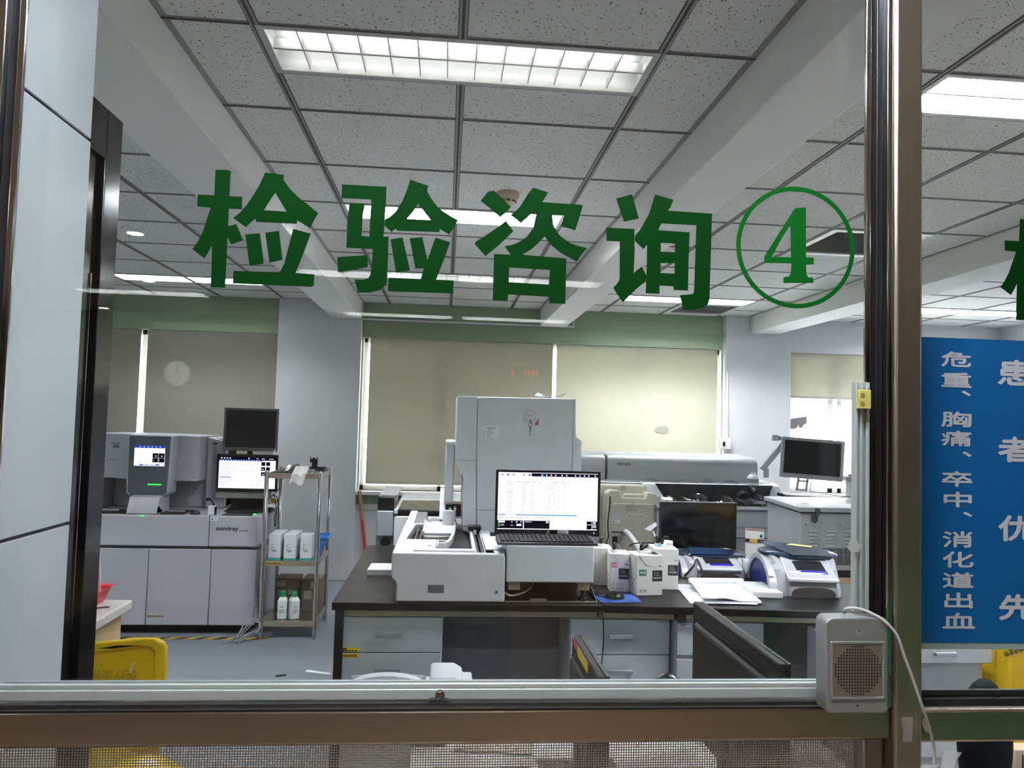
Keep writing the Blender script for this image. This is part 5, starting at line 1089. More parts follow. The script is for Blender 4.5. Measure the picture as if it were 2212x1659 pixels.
it = [(0, .87, 1, 1, 1), (.60, .18, .99, .62, 2)] + [(.62 + .19 * i, .20 + .22 * j, .785 + .19 * i, .40 + .22 * j, 2) for i in range(2) for j in range(2)] + [(.17, .03, .31, .085, 1), (.70, .03, .84, .085, 1), (.34, .04, .48, .075, 3), (.52, .04, .66, .075, 3), (.635, .22, .66, .32, 6), (.80, .24, .83, .34, 3), (.68, .47, .73, .51, 0), (.88, .47, .93, .51, 0)]
it += [(.17 + .13 * k, .915, .20 + .13 * k, .955, 0) for k in range(6)] + [(.05 + .13 * k, .1, .054 + .13 * k, .85, 3) for k in range(4)] + [(.785, .18, .795, .62, 0), (.60, .39, .99, .40, 0)]
screen((-2.206, 5.588, 1.158), U, V, .211, .147, it, r)
MB().box(-2.104, -2.012, 5.586, 5.5905, 1.0235, 1.0305).box(-2.105, -2.075, 5.4735, 5.4765, .816, .823).box(-1.357, -1.337, 5.56, 5.575, .826, .834).done('status_light', led_green, r, label='green status light')
m = MB().text('mindray', (-2.218, 5.5895, .992), U, V, .055, .012, .0006, .01); m.done('console_lettering', ink, r)
m = MB().box(-2.43, -2.36, 5.7188, 5.7205, 1.306, 1.313).box(-2.41, -2.365, 5.7188, 5.7205, 1.275, 1.298).box(-2.435, -2.385, 5.7188, 5.7205, 1.188, 1.193); m.done('print', ink_grey, r)
MB().prism([(5.49, .828), (5.49, .835), (5.54, .942), (5.62, .960), (5.74, .960), (5.74, .828)], 'yz', -2.205, -2.0).done('sampler_neck', g_up, r, .012, 3)
m = MB().box(-2.50, -2.22, 5.52, 5.70, .8265, .836).box(-1.985, -1.82, 5.52, 5.72, .8265, .836).box(-1.56, -1.35, 5.50, 5.66, .8265, .832); m.done('sample_tray', black_plastic, r, .003)
MB().box(-1.98, -1.845, 5.60, 5.62, .836, .843).box(-2.44, -2.30, 5.60, 5.62, .836, .846).done('tray_rail', silver, r, .002)
m = MB().tube(smooth_path([(-1.905, 5.90, 1.05), (-1.905, 5.88, .98), (-1.900, 5.87, .945), (-1.885, 5.87, .932), (-1.868, 5.87, .945), (-1.858, 5.88, .96)]), .007, 10); m.done('tube', case_grey, r)
B(-1.985, -1.80, 5.70, 5.95, 1.046, 1.056).done('overhang_lip', silver, r, .003)
B(-2.53, -2.51, 5.68, 5.72, .90, 1.05).done('status_tower', P('tower_white', '#d9dbd9', .3), r, .003)
m = MB().box(-2.531, -2.509, 5.678, 5.722, .905, .93); m.done('tower_band', dark_slate, r)
# things on it
r = T('mouse', 'black mouse on the left floor analyser', 'mouse', (-1.757, 5.56, .826)); MB().ell((-1.757, 5.56, .826), .034, .045, .028, 20, 8, 0).done('shell', black_plastic, r)
r = T('code_reader', 'small white box with black side on the left floor analyser', 'scanner', (-1.63, 5.53, .826)); B(-1.657, -1.612, 5.51, 5.55, .8262, .890).done('body', white_plastic, r, .004); B(-1.6118, -1.606, 5.512, 5.548, .8262, .885).done('side', black_plastic, r, .001)
cable('black_lead', [(-1.745, 5.80, .91), (-1.72, 5.78, .905), (-1.69, 5.75, .88), (-1.675, 5.72, .85), (-1.68, 5.70, .83)], .007, black_cable, 'thick black lead curving beside the small white box')
tag(MB().box(-1.76, -1.735, 5.79, 5.81, .895, .915).done('plug', black_plastic, bev=.003), 'black plug at the end of the curving lead', 'plug')
tag(MB().box(-1.69, -1.655, 5.66, 5.69, .8262, .85).done('plug', black_plastic, bev=.004), 'black adapter lying by the small white box', 'plug')
keyboard('black keyboard on the left floor analyser below the lit monitor', -1.60, -1.255, 5.70, 5.82, .8265, black_plastic, P('key_black', '#0a0a0c'))
it = [(0, .885, 1, 1, 2), (0, .86, .76, .90, 1), (.23, .05, .72, .85, 0)]
it += [(.03, .10 + .05 * k, .20, .106 + .05 * k, 3) for k in range(15)] + [(.02, .33, .21, .36, 3)] + [(.24, .08 + .04 * k, .71, .084 + .04 * k, 3) for k in range(19)] + [(.23, .05, .234, .85, 3), (.725, .05, .729, .85, 3)] + [(.38 + .1 * k, .05, .383 + .1 * k, .85, 3) for k in range(4)]
it += [(.745 + .085 * i, .40 + .16 * j, .815 + .085 * i, .50 + .16 * j + .02, 2) for i in range(2) for j in range(3) if not (i == 1 and j == 0)] + [(.75, .74, .765, .80, 6), (.77, .43, .795, .46, 0), (.765, .59, .79, .62, 0)]
it += [(.03 + .05 * k, .93, .055 + .05 * k, .965, 0) for k in range(4)] + [(.51, .93, .535, .965, 0), (.66, .93, .69, .95, 0), (.75, .93, .80, .95, 0), (.88, .93, .96, .945, 0)] + [(.02 + .045 * k, .87, .04 + .045 * k, .89, 0) for k in range(16)]
mm = monitor('monitor', 'lit black framed monitor showing a white table behind the steel cart', -1.706, -1.254, .966, 1.244, 5.835, black_plastic, .018, .022, lit=it)
B(-1.711, -1.35, 5.85, 5.865, .910, .966).done('chin_panel', P('chin_grey', '#83857c', .5), mm, .004)
B(-1.442, -1.408, 5.866, 5.89, .8265, 1.10).done('neck', black_plastic, mm, .003)
mt_ = monitor('monitor', 'switched off grey framed square monitor above the lit one', -1.674, -1.271, 1.2675, 1.593, 5.862, P('frame_dark_grey', '#55565a', .45), .017, .026)
MB().lathe((-1.471, 5.861, 1.2805), [(.0075, 0), (.0075, -.001)], 16, 'y').done('badge', P('frame_mid', '#727377'), mt_); B(-1.292, -1.284, 5.8605, 5.862, 1.2755, 1.2795).done('power_light', E('led_white', '#ffffff', 2), mt_)
tag(MB().box(-1.50, -1.46, 5.893, 5.899, .95, 1.45).box(-1.60, -1.36, 5.893, 5.899, .8265, .95).done('monitor_pole', black_plastic), 'black pole behind the two stacked monitors', 'pole')
for j, pts in enumerate(([(-1.40, 5.93, .98), (-1.36, 5.92, .93), (-1.42, 5.92, .87), (-1.50, 5.90, .85), (-1.56, 5.90, .84)], [(-1.26, 5.93, 1.10), (-1.245, 5.92, 1.05), (-1.25, 5.92, 1.0), (-1.30, 5.92, .93), (-1.38, 5.92, .88)], [(-1.30, 5.90, .94), (-1.26, 5.88, .92), (-1.25, 5.87, .86), (-1.27, 5.86, .78), (-1.262, 5.86, .70), (-1.255, 5.86, .78), (-1.265, 5.87, .86), (-1.29, 5.90, .95)])):
    cable('black_lead', pts, .0032, black_cable, ['black lead looping under the lit back monitor', 'black lead at the right edge of the lit back monitor', 'black lead hanging in a long loop beside the steel cart'][j])
tag(MB().hexa([(-1.31, 5.92, .87), (-1.26, 5.92, .875), (-1.26, 5.925, .875), (-1.31, 5.925, .87), (-1.315, 5.92, .91), (-1.265, 5.92, .90), (-1.265, 5.925, .90), (-1.315, 5.925, .91)]).done('yellow_slip', P('slip_yellow', '#cda52c', .6)), 'yellow slip behind the leads under the lit back monitor', 'paper')
# striped floor tape
m = MB(); k = 0; x = -2.4
tp_y, tp_b = P('hazard_yellow', '#c09a3c', .6, var=.08), P('hazard_black', '#1a1a1a', .6)
while x < -1.23:
    m.mat(k % 2).prism([(x, 5.375), (min(x + .065, -1.2), 5.375), (min(x + .125, -1.2), 5.425), (x + .06, 5.425)], 'xy', .0006, .0016); x += .065; k += 1
tag(m.done('floor_tape', [tp_y, tp_b]), 'black and yellow striped tape on the floor before the left analyser', 'tape')

# ------------------------------------------------------------------ steel cart and its load
r = T('steel_cart', 'three tier stainless steel cart in front of the white column', 'cart', (-1.045, 5.6, 0))
CX0, CX1, CY0, CY1 = -1.232, -.865, 5.39, 5.86
for x in (CX0, CX1):
    for y in (CY0, CY1):
        MB().lathe((x, y, .0), [(.012, 0), (.016, .02), (.016, .05), (.0145, .055), (.0145, 1.15), (.010, 1.158)], 16).done('leg', chrome, r)
for z in (1.105, .500, .085):
    m = MB().box(CX0, CX1, CY0, CY1, z + .030, z + .034).box(CX0, CX1, CY0 - .002, CY0, z, z + .036).box(CX0, CX1, CY1, CY1 + .002, z, z + .036).box(CX0 - .002, CX0, CY0, CY1, z, z + .036).box(CX1, CX1 + .002, CY0, CY1, z, z + .036)
    m.done('shelf', steel, r, .0008)
m = MB()
for z in (1.125, .52, .105):
    for x in (CX0, CX1): m.lathe((x, CY0 - .016, z), [(.006, 0), (.007, .002), (.007, .004)], 12, 'y')
m.done('bolt', chrome, r)
B(-1.212, -1.105, CY0 - .0035, CY0 - .0015, .508, .526).done('yellow_label', P('label_old2', '#b5a326', .6), r, label='yellow label')
m = MB()
for k in range(11): m.box(-1.208 + .0092 * k, -1.2025 + .0092 * k, CY0 - .0042, CY0 - .0035, .511, .523)
m.done('label_print', ink, r)
B(-1.212, -1.185, CY0 - .0035, CY0 - .0015, .095, .107).done('yellow_label', P('label_old3', '#8f8a46', .6), r)
cwhite = P('kit_white', '#c7cacc', .6, var=.02); teal = P('kit_teal', '#2b8f86', .5)
for k, (x, dy) in enumerate(((-1.206, .0), (-1.100, -.01), (-.990, .0))):
    q = T('kit_box', ['white kit box with teal foot, leftmost on the cart shelf', 'white kit box with teal foot, middle one on the cart shelf', 'white kit box with teal foot beside the blue basket'][k], 'box', (x + .04, 5.47 + dy, .534), 'white kit boxes on the cart')
    y1 = 5.525 if k == 2 else 5.66 + dy
    B(x, x + .082, 5.42 + dy, y1, .549, .712).done('box', cwhite, q, .002); B(x - .0003, x + .0823, 5.4197 + dy, y1 + .0003, .5342, .549).done('foot_band', teal, q)
    m = MB().box(x + .022, x + .055, 5.4185 + dy, 5.4197 + dy, .602, .606).box(x + .022, x + .024, 5.4185 + dy, 5.4197 + dy, .60, .645).box(x + .022, x + .055, 5.4185 + dy, 5.4197 + dy, .643, .6445).box(x + .03, x + .05, 5.4185 + dy, 5.4197 + dy, .592, .598).box(x + .03, x + .045, 5.4185 + dy, 5.4197 + dy, .62, .623)
    m.done('print', ink_grey, q)
r = T('basket', 'blue plastic basket on the middle cart shelf', 'basket', (-.91, 5.74, .534)); bb = P('basket_blue', '#2668ad', .4)
def slat_wall(x0a, x1a, ya, x0b, x1b, yb, za, zb, n):
    m = MB()
    for i in range(n):
        u0, u1 = (i + .18) / n, (i + .82) / n; L = lambda a, b, t: a + (b - a) * t
    return m
m = MB(); bot = [(-.985, 5.57), (-.885, 5.57), (-.885, 5.73), (-.985, 5.73)]; top = [(-1.005, 5.545), (-.825, 5.545), (-.825, 5.76), (-1.005, 5.76)]
m.prism(bot, 'xy', .5345, .538)
for i in range(4):
    a, b, c, d = bot[i], bot[(i + 1) % 4], top[(i + 1) % 4], top[i]; n = 9
    L = lambda p, q, t: (p[0] + (q[0] - p[0]) * t, p[1] + (q[1] - p[1]) * t)
    for s0, s1, z0, z1 in ((0, .5, .538, .605), (.78, 1, .642, .672)):
        pa, pb, pc, pd = L(a, d, s0), L(b, c, s0), L(b, c, s1), L(a, d, s1)
        m.face([m.bm.verts.new((*pa, z0)), m.bm.verts.new((*pb, z0)), m.bm.verts.new((*pc, z1)), m.bm.verts.new((*pd, z1))])
    for k in range(n):
        p0, p1 = L(a, b, (k + .2) / n), L(a, b, (k + .75) / n); q0, q1 = L(d, c, (k + .2) / n), L(d, c, (k + .75) / n)
        m.face([m.bm.verts.new((*L(p0, q0, .5), .605)), m.bm.verts.new((*L(p1, q1, .5), .605)), m.bm.verts.new((*L(p1, q1, .78), .642)), m.bm.verts.new((*L(p0, q0, .78), .642))])
m.done('body', bb, r)
m = MB().prism([[(-1.012, 5.538), (-.812, 5.538), (-.812, 5.767), (-1.012, 5.767)], [(-1.003, 5.547), (-.826, 5.547), (-.826, 5.758), (-1.003, 5.758)]], 'xy', .668, .676); m.done('rim', bb, r, .002)
brown = P('carton_dark', '#564f48', .7, var=.06)
for k, (x0, x1) in enumerate(((-1.20, -1.035), (-1.005, -.875))):
    q = T('brown_box', ['dark brown box with pale labels at the left back of the lower cart shelf', 'dark brown box with pale labels at the right back of the lower cart shelf'][k], 'box', ((x0 + x1) / 2, 5.75, .119), 'dark boxes on the cart')
    B(x0, x1, 5.66, 5.835, .1192, .358).done('box', brown, q, .003)
    m = MB()
    if k == 0: m.box(x0 + .01, x0 + .075, 5.658, 5.6602, .30, .34).box(x0 + .02, x0 + .08, 5.658, 5.6602, .22, .28).box(x0 + .09, x0 + .125, 5.658, 5.6602, .24, .28).box(x0 + .02, x0 + .07, 5.658, 5.6602, .15, .20)
    else: m.box(x0 + .06, x0 + .078, 5.658, 5.6602, .285, .34).box(x0 + .085, x0 + .10, 5.658, 5.6602, .295, .345).box(x0 + .01, x0 + .065, 5.658, 5.6602, .21, .27).box(x0 + .09, x0 + .11, 5.658, 5.6602, .14, .18)
    m.done('label', P('label_dull', '#8f8b84', .7), q)
for k, x in enumerate((-1.104, -1.024)):
    q = T('reagent_bottle', ['white bottle with green cap, left one on the lower cart shelf', 'white bottle with green cap, right one on the lower cart shelf'][k], 'bottle', (x, 5.47, .119), 'white bottles on the cart')
    R = lambda m: m.rotz(x, 5.47, (4, 32)[k])
    R(MB().hexa([(x - .031, 5.44, .1192), (x + .031, 5.44, .1192), (x + .031, 5.50, .1192), (x - .031, 5.50, .1192), (x - .031, 5.44, .25), (x + .031, 5.44, .25), (x + .031, 5.50, .25), (x - .031, 5.50, .25)])).done('body', P('bottle_white', '#ccd4d2', .4), q, .005, 3)
    R(MB().hexa([(x - .031, 5.44, .249), (x + .031, 5.44, .249), (x + .031, 5.50, .249), (x - .031, 5.50, .249), (x - .018, 5.452, .272), (x + .018, 5.452, .272), (x + .018, 5.488, .272), (x - .018, 5.488, .272)])).done('shoulder', P('bottle_white', '#ccd4d2'), q, .002)
    MB().lathe((x, 5.47, .270), [(.019, 0), (.020, .005), (.017, .036), (.015, .038)], 18).done('cap', P('cap_green', '#128060', .4), q)
    R(MB().box(x - .012, x + .012, 5.4388, 5.44, .205, .209).box(x - .02, x + .02, 5.4388, 5.44, .185, .187).box(x - .02, x + .016, 5.4388, 5.44, .178, .18).box(x - .02, x + .018, 5.4388, 5.44, .171, .173).box(x - .02, x + .01, 5.4388, 5.44, .164, .166)).done('print', ink_grey, q)
keyboard('black keyboard lying across the back of the steel cart top', -1.06, -.872, 5.66, 5.80, 1.139, black_plastic, P('key_black', '#0a0a0c'))
m = MB().surf(lambda u, v: (-1.215 + .13 * u, 5.45 + .16 * v, 1.142 + .022 * math.sin(PI * u) * math.sin(PI * v) + .012 * u), 8, 8, .003); tag(m.done('black_cloth', black_matte), 'black folded pouch on the left of the cart top', 'pouch')
bag_m = thin_glass('glove_film', '#d8dadb', 4.0, .25)
m = MB().surf(lambda u, v: (-1.12 + .20 * u, 5.42 + .14 * v, 1.150 + .05 * math.sin(PI * v) * (.6 + .4 * math.sin(5 * u)) + .010 * math.sin(19 * u) * math.cos(13 * v)), 16, 12, .002); tag(m.done('plastic_wrap', bag_m), 'crumpled clear plastic wrap on the cart top', 'bag')
m = MB().surf(lambda u, v: (-1.075 + .095 * u + .03 * v, 5.385 - .004 + .10 * max(0, v - .5) + .004 * math.sin(9 * u), 1.075 + .115 * v + .012 * math.sin(6 * u) * (1 - v)), 10, 10, .003); tag(m.done('glove', P('glove_white', '#c6c6c2', .6)), 'white glove hanging over the front edge of the cart top', 'glove')
r = T('phone_bracket', 'black forked bracket standing on the cart top', 'bracket', (-1.0, 5.74, 1.139))
MB().box(-.985, -.945, 5.73, 5.745, 1.139, 1.215).box(-1.0, -.945, 5.73, 5.745, 1.20, 1.228).box(-1.0, -.994, 5.73, 5.745, 1.228, 1.242).box(-.951, -.945, 5.73, 5.745, 1.228, 1.242).box(-.978, -.965, 5.73, 5.745, 1.228, 1.238).done('plate', black_plastic, r, .002); B(-1.02, -.93, 5.71, 5.79, 1.139, 1.146).done('base', black_plastic, r, .002)
qr = random.Random(21)
for k in range(5):
    j = [qr.uniform(-.012, .012) for _ in range(12)]
    lp = [(-1.46 + .03 * k, 5.29 + j[0], .005), (-1.41 + .02 * k, 5.30 + j[1], .02 + .012 * k), (-1.34 + j[2], 5.31, .05 + .018 * k), (-1.29 + j[3], 5.33, .10 + .012 * k), (-1.255 + j[4], 5.345, .135 + j[5]), (-1.225 + j[6] * .5, 5.345, .11 + j[7]), (-1.235 + j[8] * .5, 5.34, .07 + j[9]), (-1.27 + j[10], 5.33, .045 + .006 * k), (-1.32 + j[11], 5.31, .02 + .006 * k), (-1.37, 5.30, .006)]
    cable('grey_lead', lp, .0034, grey_cable, 'grey coiled leads on the floor at the cart foot', None, 'grey leads at the cart foot')

tag(MB().prism([(-.80, 4.71), (-.645, 4.655), (-.64, 4.675), (-.79, 4.735)], 'xy', .0005, .004).done('floor_scrap', paper), 'pale strip of paper on the floor left of the yellow labelled drawers', 'paper')
tag(MB().prism([(-.955, 4.62), (-.90, 4.64), (-.90, 4.655), (-.955, 4.64)], 'xy', .0005, .006).done('floor_scrap', black_matte), 'small black scrap on the floor left of the bench', 'scrap')
# ================================================================== NEAR LEFT: COUNTER, BASKET, YELLOW BIN
r = T('side_counter', 'wooden counter with pale marble top beside the black door frame', 'counter', (-1.55, 2.4, 0))
B(-2.2, -1.135, 1.75, 2.93, .815, .850).done('top', P('marble_white', '#c9c6c0', .25, var=.05, scale=5), r, .006, 3)
B(-2.2, -1.160, 1.80, 2.90, 0, .815).done('body', P('maple_wood', '#b79f78', .5, var=.08, scale=3, stretch=(8, 8, 1)), r, .002)
r = T('basket', 'small red plastic basket on the marble counter', 'basket', (-1.27, 2.84, .85)); rb = P('basket_red', '#c22a2e', .35)
m = MB()
for a, b, z0, z1 in (((.05, .07), (.065, .088), .852, .882),):
    pass
def ring(hx, hy, z): return [m.bm.verts.new((-1.27 + sx * hx, 2.84 + sy * hy, z)) for sx, sy in ((-1, -1), (1, -1), (1, 1), (-1, 1))]
R0, R1, R2, R3 = ring(.045, .06, .8505), ring(.055, .07, .880), ring(.064, .080, .905), ring(.075, .09, .908)
m.face(R0[::-1])
for a, b in ((R0, R1), (R1, R2), (R2, R3)):
    for i in range(4): m.face([a[i], a[(i + 1) % 4], b[(i + 1) % 4], b[i]])
m.done('body', rb, r, .003)
tag(MB().hexa([(-1.31, 2.90, .851), (-1.235, 2.90, .851), (-1.235, 2.903, .851), (-1.31, 2.903, .851), (-1.31, 2.90, 1.03), (-1.250, 2.90, 1.03), (-1.250, 2.903, 1.03), (-1.31, 2.903, 1.03)]).done('paper_sheet', paper), 'white sheet standing behind the red basket', 'paper')
tag(MB().box(-1.21, -1.165, 2.80, 2.81, .8505, .853).rotz(-1.19, 2.8, 25).done('black_pen', black_plastic), 'short dark pen lying on the marble counter', 'pen')
r = T('waste_bin', 'yellow clinical waste bin with tilted open lid and yellow bag', 'bin', (-1.0, 2.25, 0))
lp = [(-1.11, .56), (-.795, .56), (-.786, .80), (-.788, .865), (-.796, .880), (-.815, .889), (-.85, .892), (-1.0, .878), (-1.11, .858)]
MB().prism(lp, 'xz', 2.30, 2.306).done('lid', yellow_bin, r, .002)
li = [(-1.09, .58), (-.825, .58), (-.818, .80), (-.820, .855), (-.835, .868), (-.86, .868), (-1.0, .853), (-1.09, .836)]
MB().prism([lp, li[:]], 'xz', 2.288, 2.302).done('lid_rim', yellow_bin, r, .006, 3)
m = MB().text('医疗废物', (-.87, 2.2995, .80), (-1, 0, 0), (0, 0, -1), .13, .032, .0004, .01); m.done('lettering', P('bin_ink', '#b99d16', .5), r)
B(-.887, -.880, 2.2985, 2.2998, .79, .822).rot((-.884, 2.299, .806), 16, 'Y').done('paper_strip', P('strip_pale', '#d8d3a0', .6), r)
MB().prism([(-1.08, 0), (-.78, 0), (-.76, .55), (-1.11, .55)], 'xz', 1.95, 2.29).done('body', yellow_bin, r, .02, 3)
m = MB().surf(lambda u, v: (-1.12 + .42 * u + .02 * math.sin(9 * v), 1.93 + .30 * v - .02 * math.sin(8 * u), .585 + .02 * math.sin(7 * u + 4 * v) + .015 * math.sin(15 * u - 5 * v)), 24, 12, .003).surf(lambda u, v: (-1.12 + .44 * u, 1.925 - .012 * math.sin(11 * u + 3 * v) - .01 * v, .585 - .35 * v + .012 * math.sin(9 * u)), 24, 12)
m.done('bag', P('bag_yellow', '#d6ba2a', .25), r)

# ================================================================== STAFF COUNTER BEHIND THE GLASS
r = T('staff_desk', 'pale staff desk right behind the service window', 'desk', (.5, 1.6, 0))
B(-.06, 1.10, 1.25, 1.98, .715, .74).done('top', P('desk_pale', '#d2d3d2', .5), r, .003)
for x in (-.05, 1.07):
    B(x, x + .03, 1.27, 1.96, 0, .7145).done('side_panel', P('desk_grey', '#a5a7a8', .5), r)
def side_monitor(lab, X, y0, y1, z0, z1, rot, stickers):
    r = T('monitor', lab, 'monitor', (X, (y0 + y1) / 2, .74), 'desk monitors seen from behind')
    cy = (y0 + y1) / 2
    def R(m): return m.rotz(X, cy, rot)
    R(MB().box(X, X + .018, y0, y1, z0, z1)).done('back_shell', black_matte, r, .004)
    R(MB().box(X + .018, X + .028, y0, y1, z0, z1)).done('bezel', black_plastic, r, .003)
    R(MB().box(X + .0275, X + .0285, y0 + .012, y1 - .012, z0 + .02, z1 - .012)).done('screen', screen_off, r)
    R(MB().hexa([(X - .012, y0 + .04, z0 + .02), (X, y0 + .03, z0 + .01), (X, y1 - .03, z0 + .01), (X - .012, y1 - .04, z0 + .02), (X - .012, y0 + .04, z1 - .05), (X, y0 + .03, z1 - .04), (X, y1 - .03, z1 - .04), (X - .012, y1 - .04, z1 - .05)])).done('back_bulge', black_matte, r, .004)
    R(MB().box(X - .004, X - .0015, y0 + .08, y1 - .03, z1 - .034, z1 - .030)).done('vent_slot', ink, r)
    R(MB().box(X - .015, X + .005, cy - .03, cy + .03, .745, z0 + .10)).done('neck', black_matte, r, .004)
    R(MB().hexa([(X - .09, cy - .11, .7405), (X + .10, cy - .11, .7405), (X + .10, cy + .11, .7405), (X - .09, cy + .11, .7405), (X - .05, cy - .06, .752), (X + .05, cy - .06, .752), (X + .05, cy + .06, .752), (X - .05, cy + .06, .752)])).done('foot', black_matte, r, .004)
    if stickers:
        R(MB().box(X - .0012, X + .0002, y0 + .23, y1 - .005, z1 - .020, z1 - .004)).done('red_label', P('sticker_red', '#b9555a', .5), r, label='red label')
        R(MB().box(X - .0016, X + .0002, y0 + .10, y0 + .225, z1 - .026, z1 - .004)).done('yellow_label', yellow_tape, r, label='yellow label')
        R(MB().box(X - .0012, X + .0002, y1 - .02, y1 - .001, z1 - .010, z1 - .001)).done('clear_tape', P('tape_film', '#d7dddc'), r)
    return r
side_monitor('large black monitor seen from behind in front of the silver cyclers', .640, 1.395, 1.885, .79, 1.105, 0, False)
side_monitor('black monitor back with red and yellow labels before the dark knee space', .330, 1.565, 1.877, .79, 1.024, 0, True)
r = T('label_printer', 'white rounded printer top showing above the sill left of centre', 'printer', (-.08, 1.98, 0))
B(-.235, .035, 1.90, 2.10, 0.7405, .852).done('body', white_plastic, r, .02, 3)
m = MB()
n = 28
for k in range(n):
    a0, a1 = PI * k / n, PI * (k + 1) / n
    def pt(a, rx, rz): return (-.125 + rx * math.cos(a), .850 + .064 * rz * math.sin(a) ** .55)
    p = [pt(a0, .102, 1), pt(a1, .102, 1), pt(a1, .080, .8), pt(a0, .080, .8)]
    m.prism(p, 'xz', 1.90, 1.93)
m.done('rim', white_plastic, r)
B(-.22, -.03, 1.96, 1.975, .82, .895).done('recess', P('printer_recess', '#a9acae', .5), r, .01)
MB().prism([(-.022, .86), (-.020, .905), (-.012, .910), (.040, .910), (.062, .898), (.064, .885), (.088, .885), (.092, .86)], 'xz', 1.90, 2.02).done('tab_block', white_plastic, r, .004)
r = T('office_chair', 'black glossy chair back showing above the sill left of the big black monitor', 'chair', (.69, 2.25, 0))
MB().ell((.690, 2.25, .592), .10, .05, .213, 24, 12, -.9).done('backrest', P('chair_black', '#16181a', .25), r)
MB().ell((.69, 2.19, .44), .23, .22, .05, 24, 8).done('seat', P('chair_black', '#16181a'), r); MB().lathe((.69, 2.19, .05), [(.25, 0), (.25, .02), (.03, .05), (.03, .36)], 20).done('base', black_plastic, r); MB().lathe((.69, 2.19, 0), [(.24, 0), (.25, .05)], 5).done('castors', black_plastic, r)
tag(MB().hexa([(.66, 2.14, .741), (.74, 2.14, .741), (.74, 2.2, .741), (.66, 2.2, .741), (.66, 2.14, .748), (.74, 2.14, .748), (.70, 2.2, .782), (.67, 2.2, .782)]).xf(Matrix.Translation((0, -.22, .0))).done('white_wipe', paper), 'white wipe on the desk between black chair and monitor', 'paper')
# things on the desk top seen through the wire mesh
r = T('keyboard', 'dark speckled bag-like keyboard cover on the staff desk behind the mesh', 'keyboard cover', (.16, 1.72, .74)); MB().ell((.18, 1.70, .74), .085, .06, .035, 24, 8, 0).done('cover', P('cover_dark', '#2c2c30', .3), r)
tag(MB().box(.05, .24, 1.86, 1.93, .7405, .746).rotz(.15, 1.9, -8).done('desk_ruler', P('ruler_beige', '#a59d90', .5)), 'beige ruler like strip on the staff desk behind the mesh', 'ruler')
tag(MB().box(.76, .94, 1.70, 1.88, .7405, .80).done('grey_bag', P('bag_grey', '#4a4a4d', .7), bev=.03), 'dark grey soft bag on the staff desk behind the mesh', 'bag')
tag(MB().lathe((.945, 1.82, .777), [(.001, 0), (.036, .002), (.036, .13), (.001, .132)], 20, 'x').done('grey_roll', P('roll_grey', '#6a676c', .7)), 'grey cloth roll on the right of the staff desk', 'roll')
# ================================================================== RIGHT BAY BELOW THE BLUE SIGN
r = T('drawer_cabinet', 'white low cabinet below the blue sign', 'cabinet', (1.85, 2.8, 0), 'white cabinets')
B(1.55, 1.975, 2.62, 3.1, .38, .72).done('body', P('cabinet_white', '#c3c6c8', .5), r, .003); d = B(1.55, 1.993, 2.595, 2.62, .722, .80).done('drawer', P('cabinet_white', '#c3c6c8'), r, .003)
MB().box(1.77, 1.85, 2.578, 2.588, .752, .765).box(1.77, 1.776, 2.58, 2.596, .752, .765).box(1.844, 1.85, 2.58, 2.596, .752, .765).done('handle', P('handle_white', '#b8babc', .4), d, .002)
B(1.55, 1.975, 2.64, 3.1, 0, .38).done('plinth', P('cabinet_white', '#c3c6c8'), r)
r = T('waste_bag', 'yellow clinical waste bag beside the white low cabinet', 'bag', (2.25, 2.6, 0))
MB().prism([(2.06, 0), (2.005, .3), (2.01, .55), (2.005, .92), (2.5, .92), (2.52, .3), (2.5, 0)], 'xz', 2.56, 2.95).done('bag', P('bag_yellow_right', '#dcb41c', .3, var=.06, scale=6), r, .03, 3)
MB().text('医疗废物', (2.08, 2.5595, .80), (-1, 0, -.35), (.35, 0, -1), .075, .022, .0005, .01).done('lettering', ink, r)
r = T('office_chair', 'dark rounded chair back in front of the white low cabinet', 'chair', (1.67, 2.2, 0))
MB().ell((1.665, 2.2, .612), .085, .05, .192, 24, 12, -.9).done('backrest', P('chair_grey', '#131416', .75, spec=.2), r); MB().ell((1.66, 2.0, .42), .20, .2, .05, 20, 8).done('seat', P('chair_grey', '#2a2b2e'), r); MB().lathe((1.66, 2.0, 0), [(.25, 0), (.25, .04), (.03, .06), (.03, .40)], 20).done('base', black_plastic, r)
r = T('air_heater', 'small beige slatted heater below the green tinged rail', 'heater', (2.10, 2.58, 0))
B(2.0, 2.16, 2.50, 2.555, .18, .46).done('case', P('heater_beige', '#b9a892', .5), r, .006); m = MB()
for k in range(14): m.box(2.03 + .0085 * k, 2.034 + .0085 * k, 2.498, 2.5005, .27, .44)
m.done('slot', ink, r); B(2.0, 2.16, 2.50, 2.555, 0, .18).done('stand', P('heater_dark', '#3a3431', .6), r)

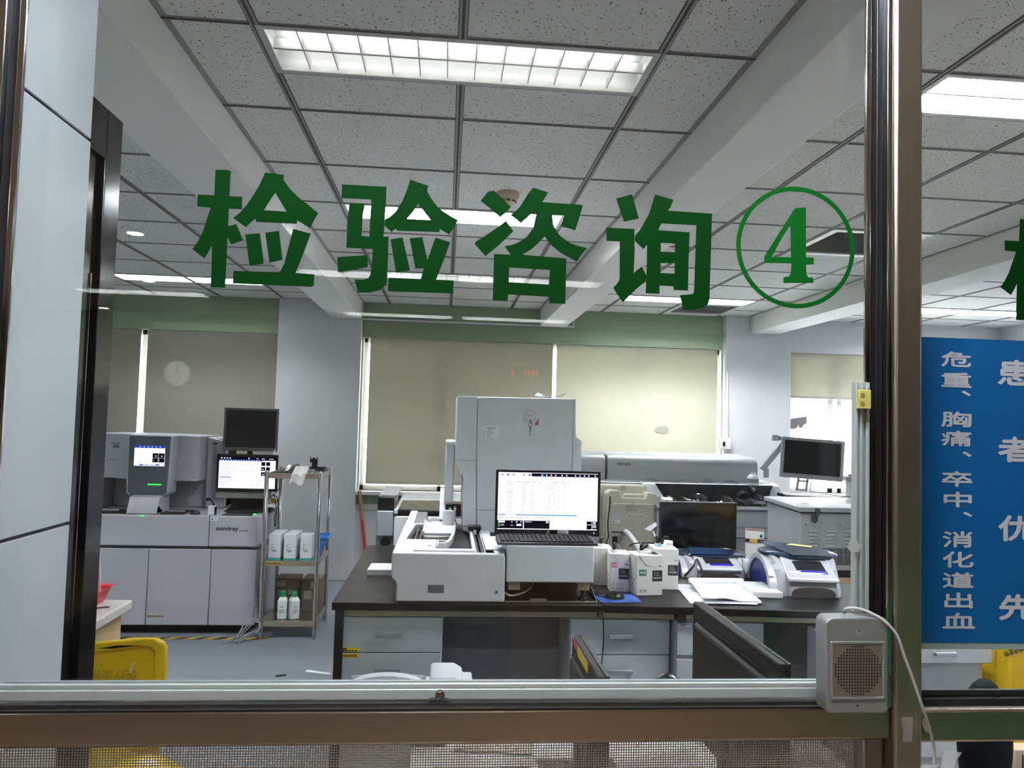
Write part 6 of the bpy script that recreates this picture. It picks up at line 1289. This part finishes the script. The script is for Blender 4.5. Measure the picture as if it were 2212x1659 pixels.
# ------------------------------------------------------------------ pieces that belong to a part hang one level deeper
base = lambda o: o.name.split('.')[0]
DEEPER = [('reagent_carton', 'name_label', 'lettering'), ('reagent_carton', 'code_label', 'barcode'), ('reagent_carton', 'flap', 'fold_edge'), ('drawer_cabinet', 'yellow_label', 'label_print'),
          ('drawer_cabinet', 'paper_label', 'label_print'), ('monitor', 'badge', 'badge_lettering'), ('monitor', 'paper_label', 'label_print'), ('waste_bin', 'lid', 'lid_rim'), ('waste_bin', 'lid', 'lettering'),
          ('waste_bin', 'lid', 'paper_strip'), ('waste_bag', 'bag', 'lettering'), ('intercom_speaker', 'grille', 'perforations'), ('intercom_speaker', 'grille', 'chrome_rim'), ('keyboard', 'body', 'keys'),
          ('kit_box', 'box', 'print'), ('reagent_bottle', 'body', 'print'), ('brown_box', 'box', 'label'), ('lab_instrument', 'panel', 'screw'), ('lab_instrument', 'panel', 'sticker'), ('thermal_cycler', 'lid', 'warning_label'),
          ('thermal_cycler', 'console', 'display'), ('thermal_cycler', 'console', 'blue_stripe'), ('notice_sheet', 'sheet', 'print'), ('hook_card', 'card', 'ring_print'), ('hook_card', 'card', 'corner'), ('switch_box', 'box', 'switch'),
          ('haematology_analyser', 'console_face', 'screen'), ('haematology_analyser', 'console_face', 'console_lettering'), ('steel_cart', 'yellow_label', 'label_print'), ('blue_sign', 'panel', 'lettering'), ('window_catch', 'block', 'hole'),
          ('chemistry_analyser', 'hood', 'lettering'), ('lab_freezer', 'front_panel', 'louvre'), ('lab_freezer', 'front_panel', 'vent_slot'), ('lab_freezer', 'lid', 'latch'), ('blood_analyser', 'front_cover', 'grip_recess'), ('blood_analyser', 'front_cover', 'key_lock'),
          ('small_carton', 'band', 'yellow_label'), ('carton_tag', 'tab', 'print'), ('mouse', 'shell', 'wheel'), ('smoke_detector', 'body', 'slot')]
for t in [o for o in COL.objects if o.parent is None]:
    for tn, pn, cn in DEEPER:
        if base(t) == tn:
            ps = [c for c in t.children if base(c) == pn]; cs = [c for c in t.children if base(c) == cn]
            for k, c in enumerate(cs):
                if ps: c.parent = ps[min(k, len(ps) - 1)]
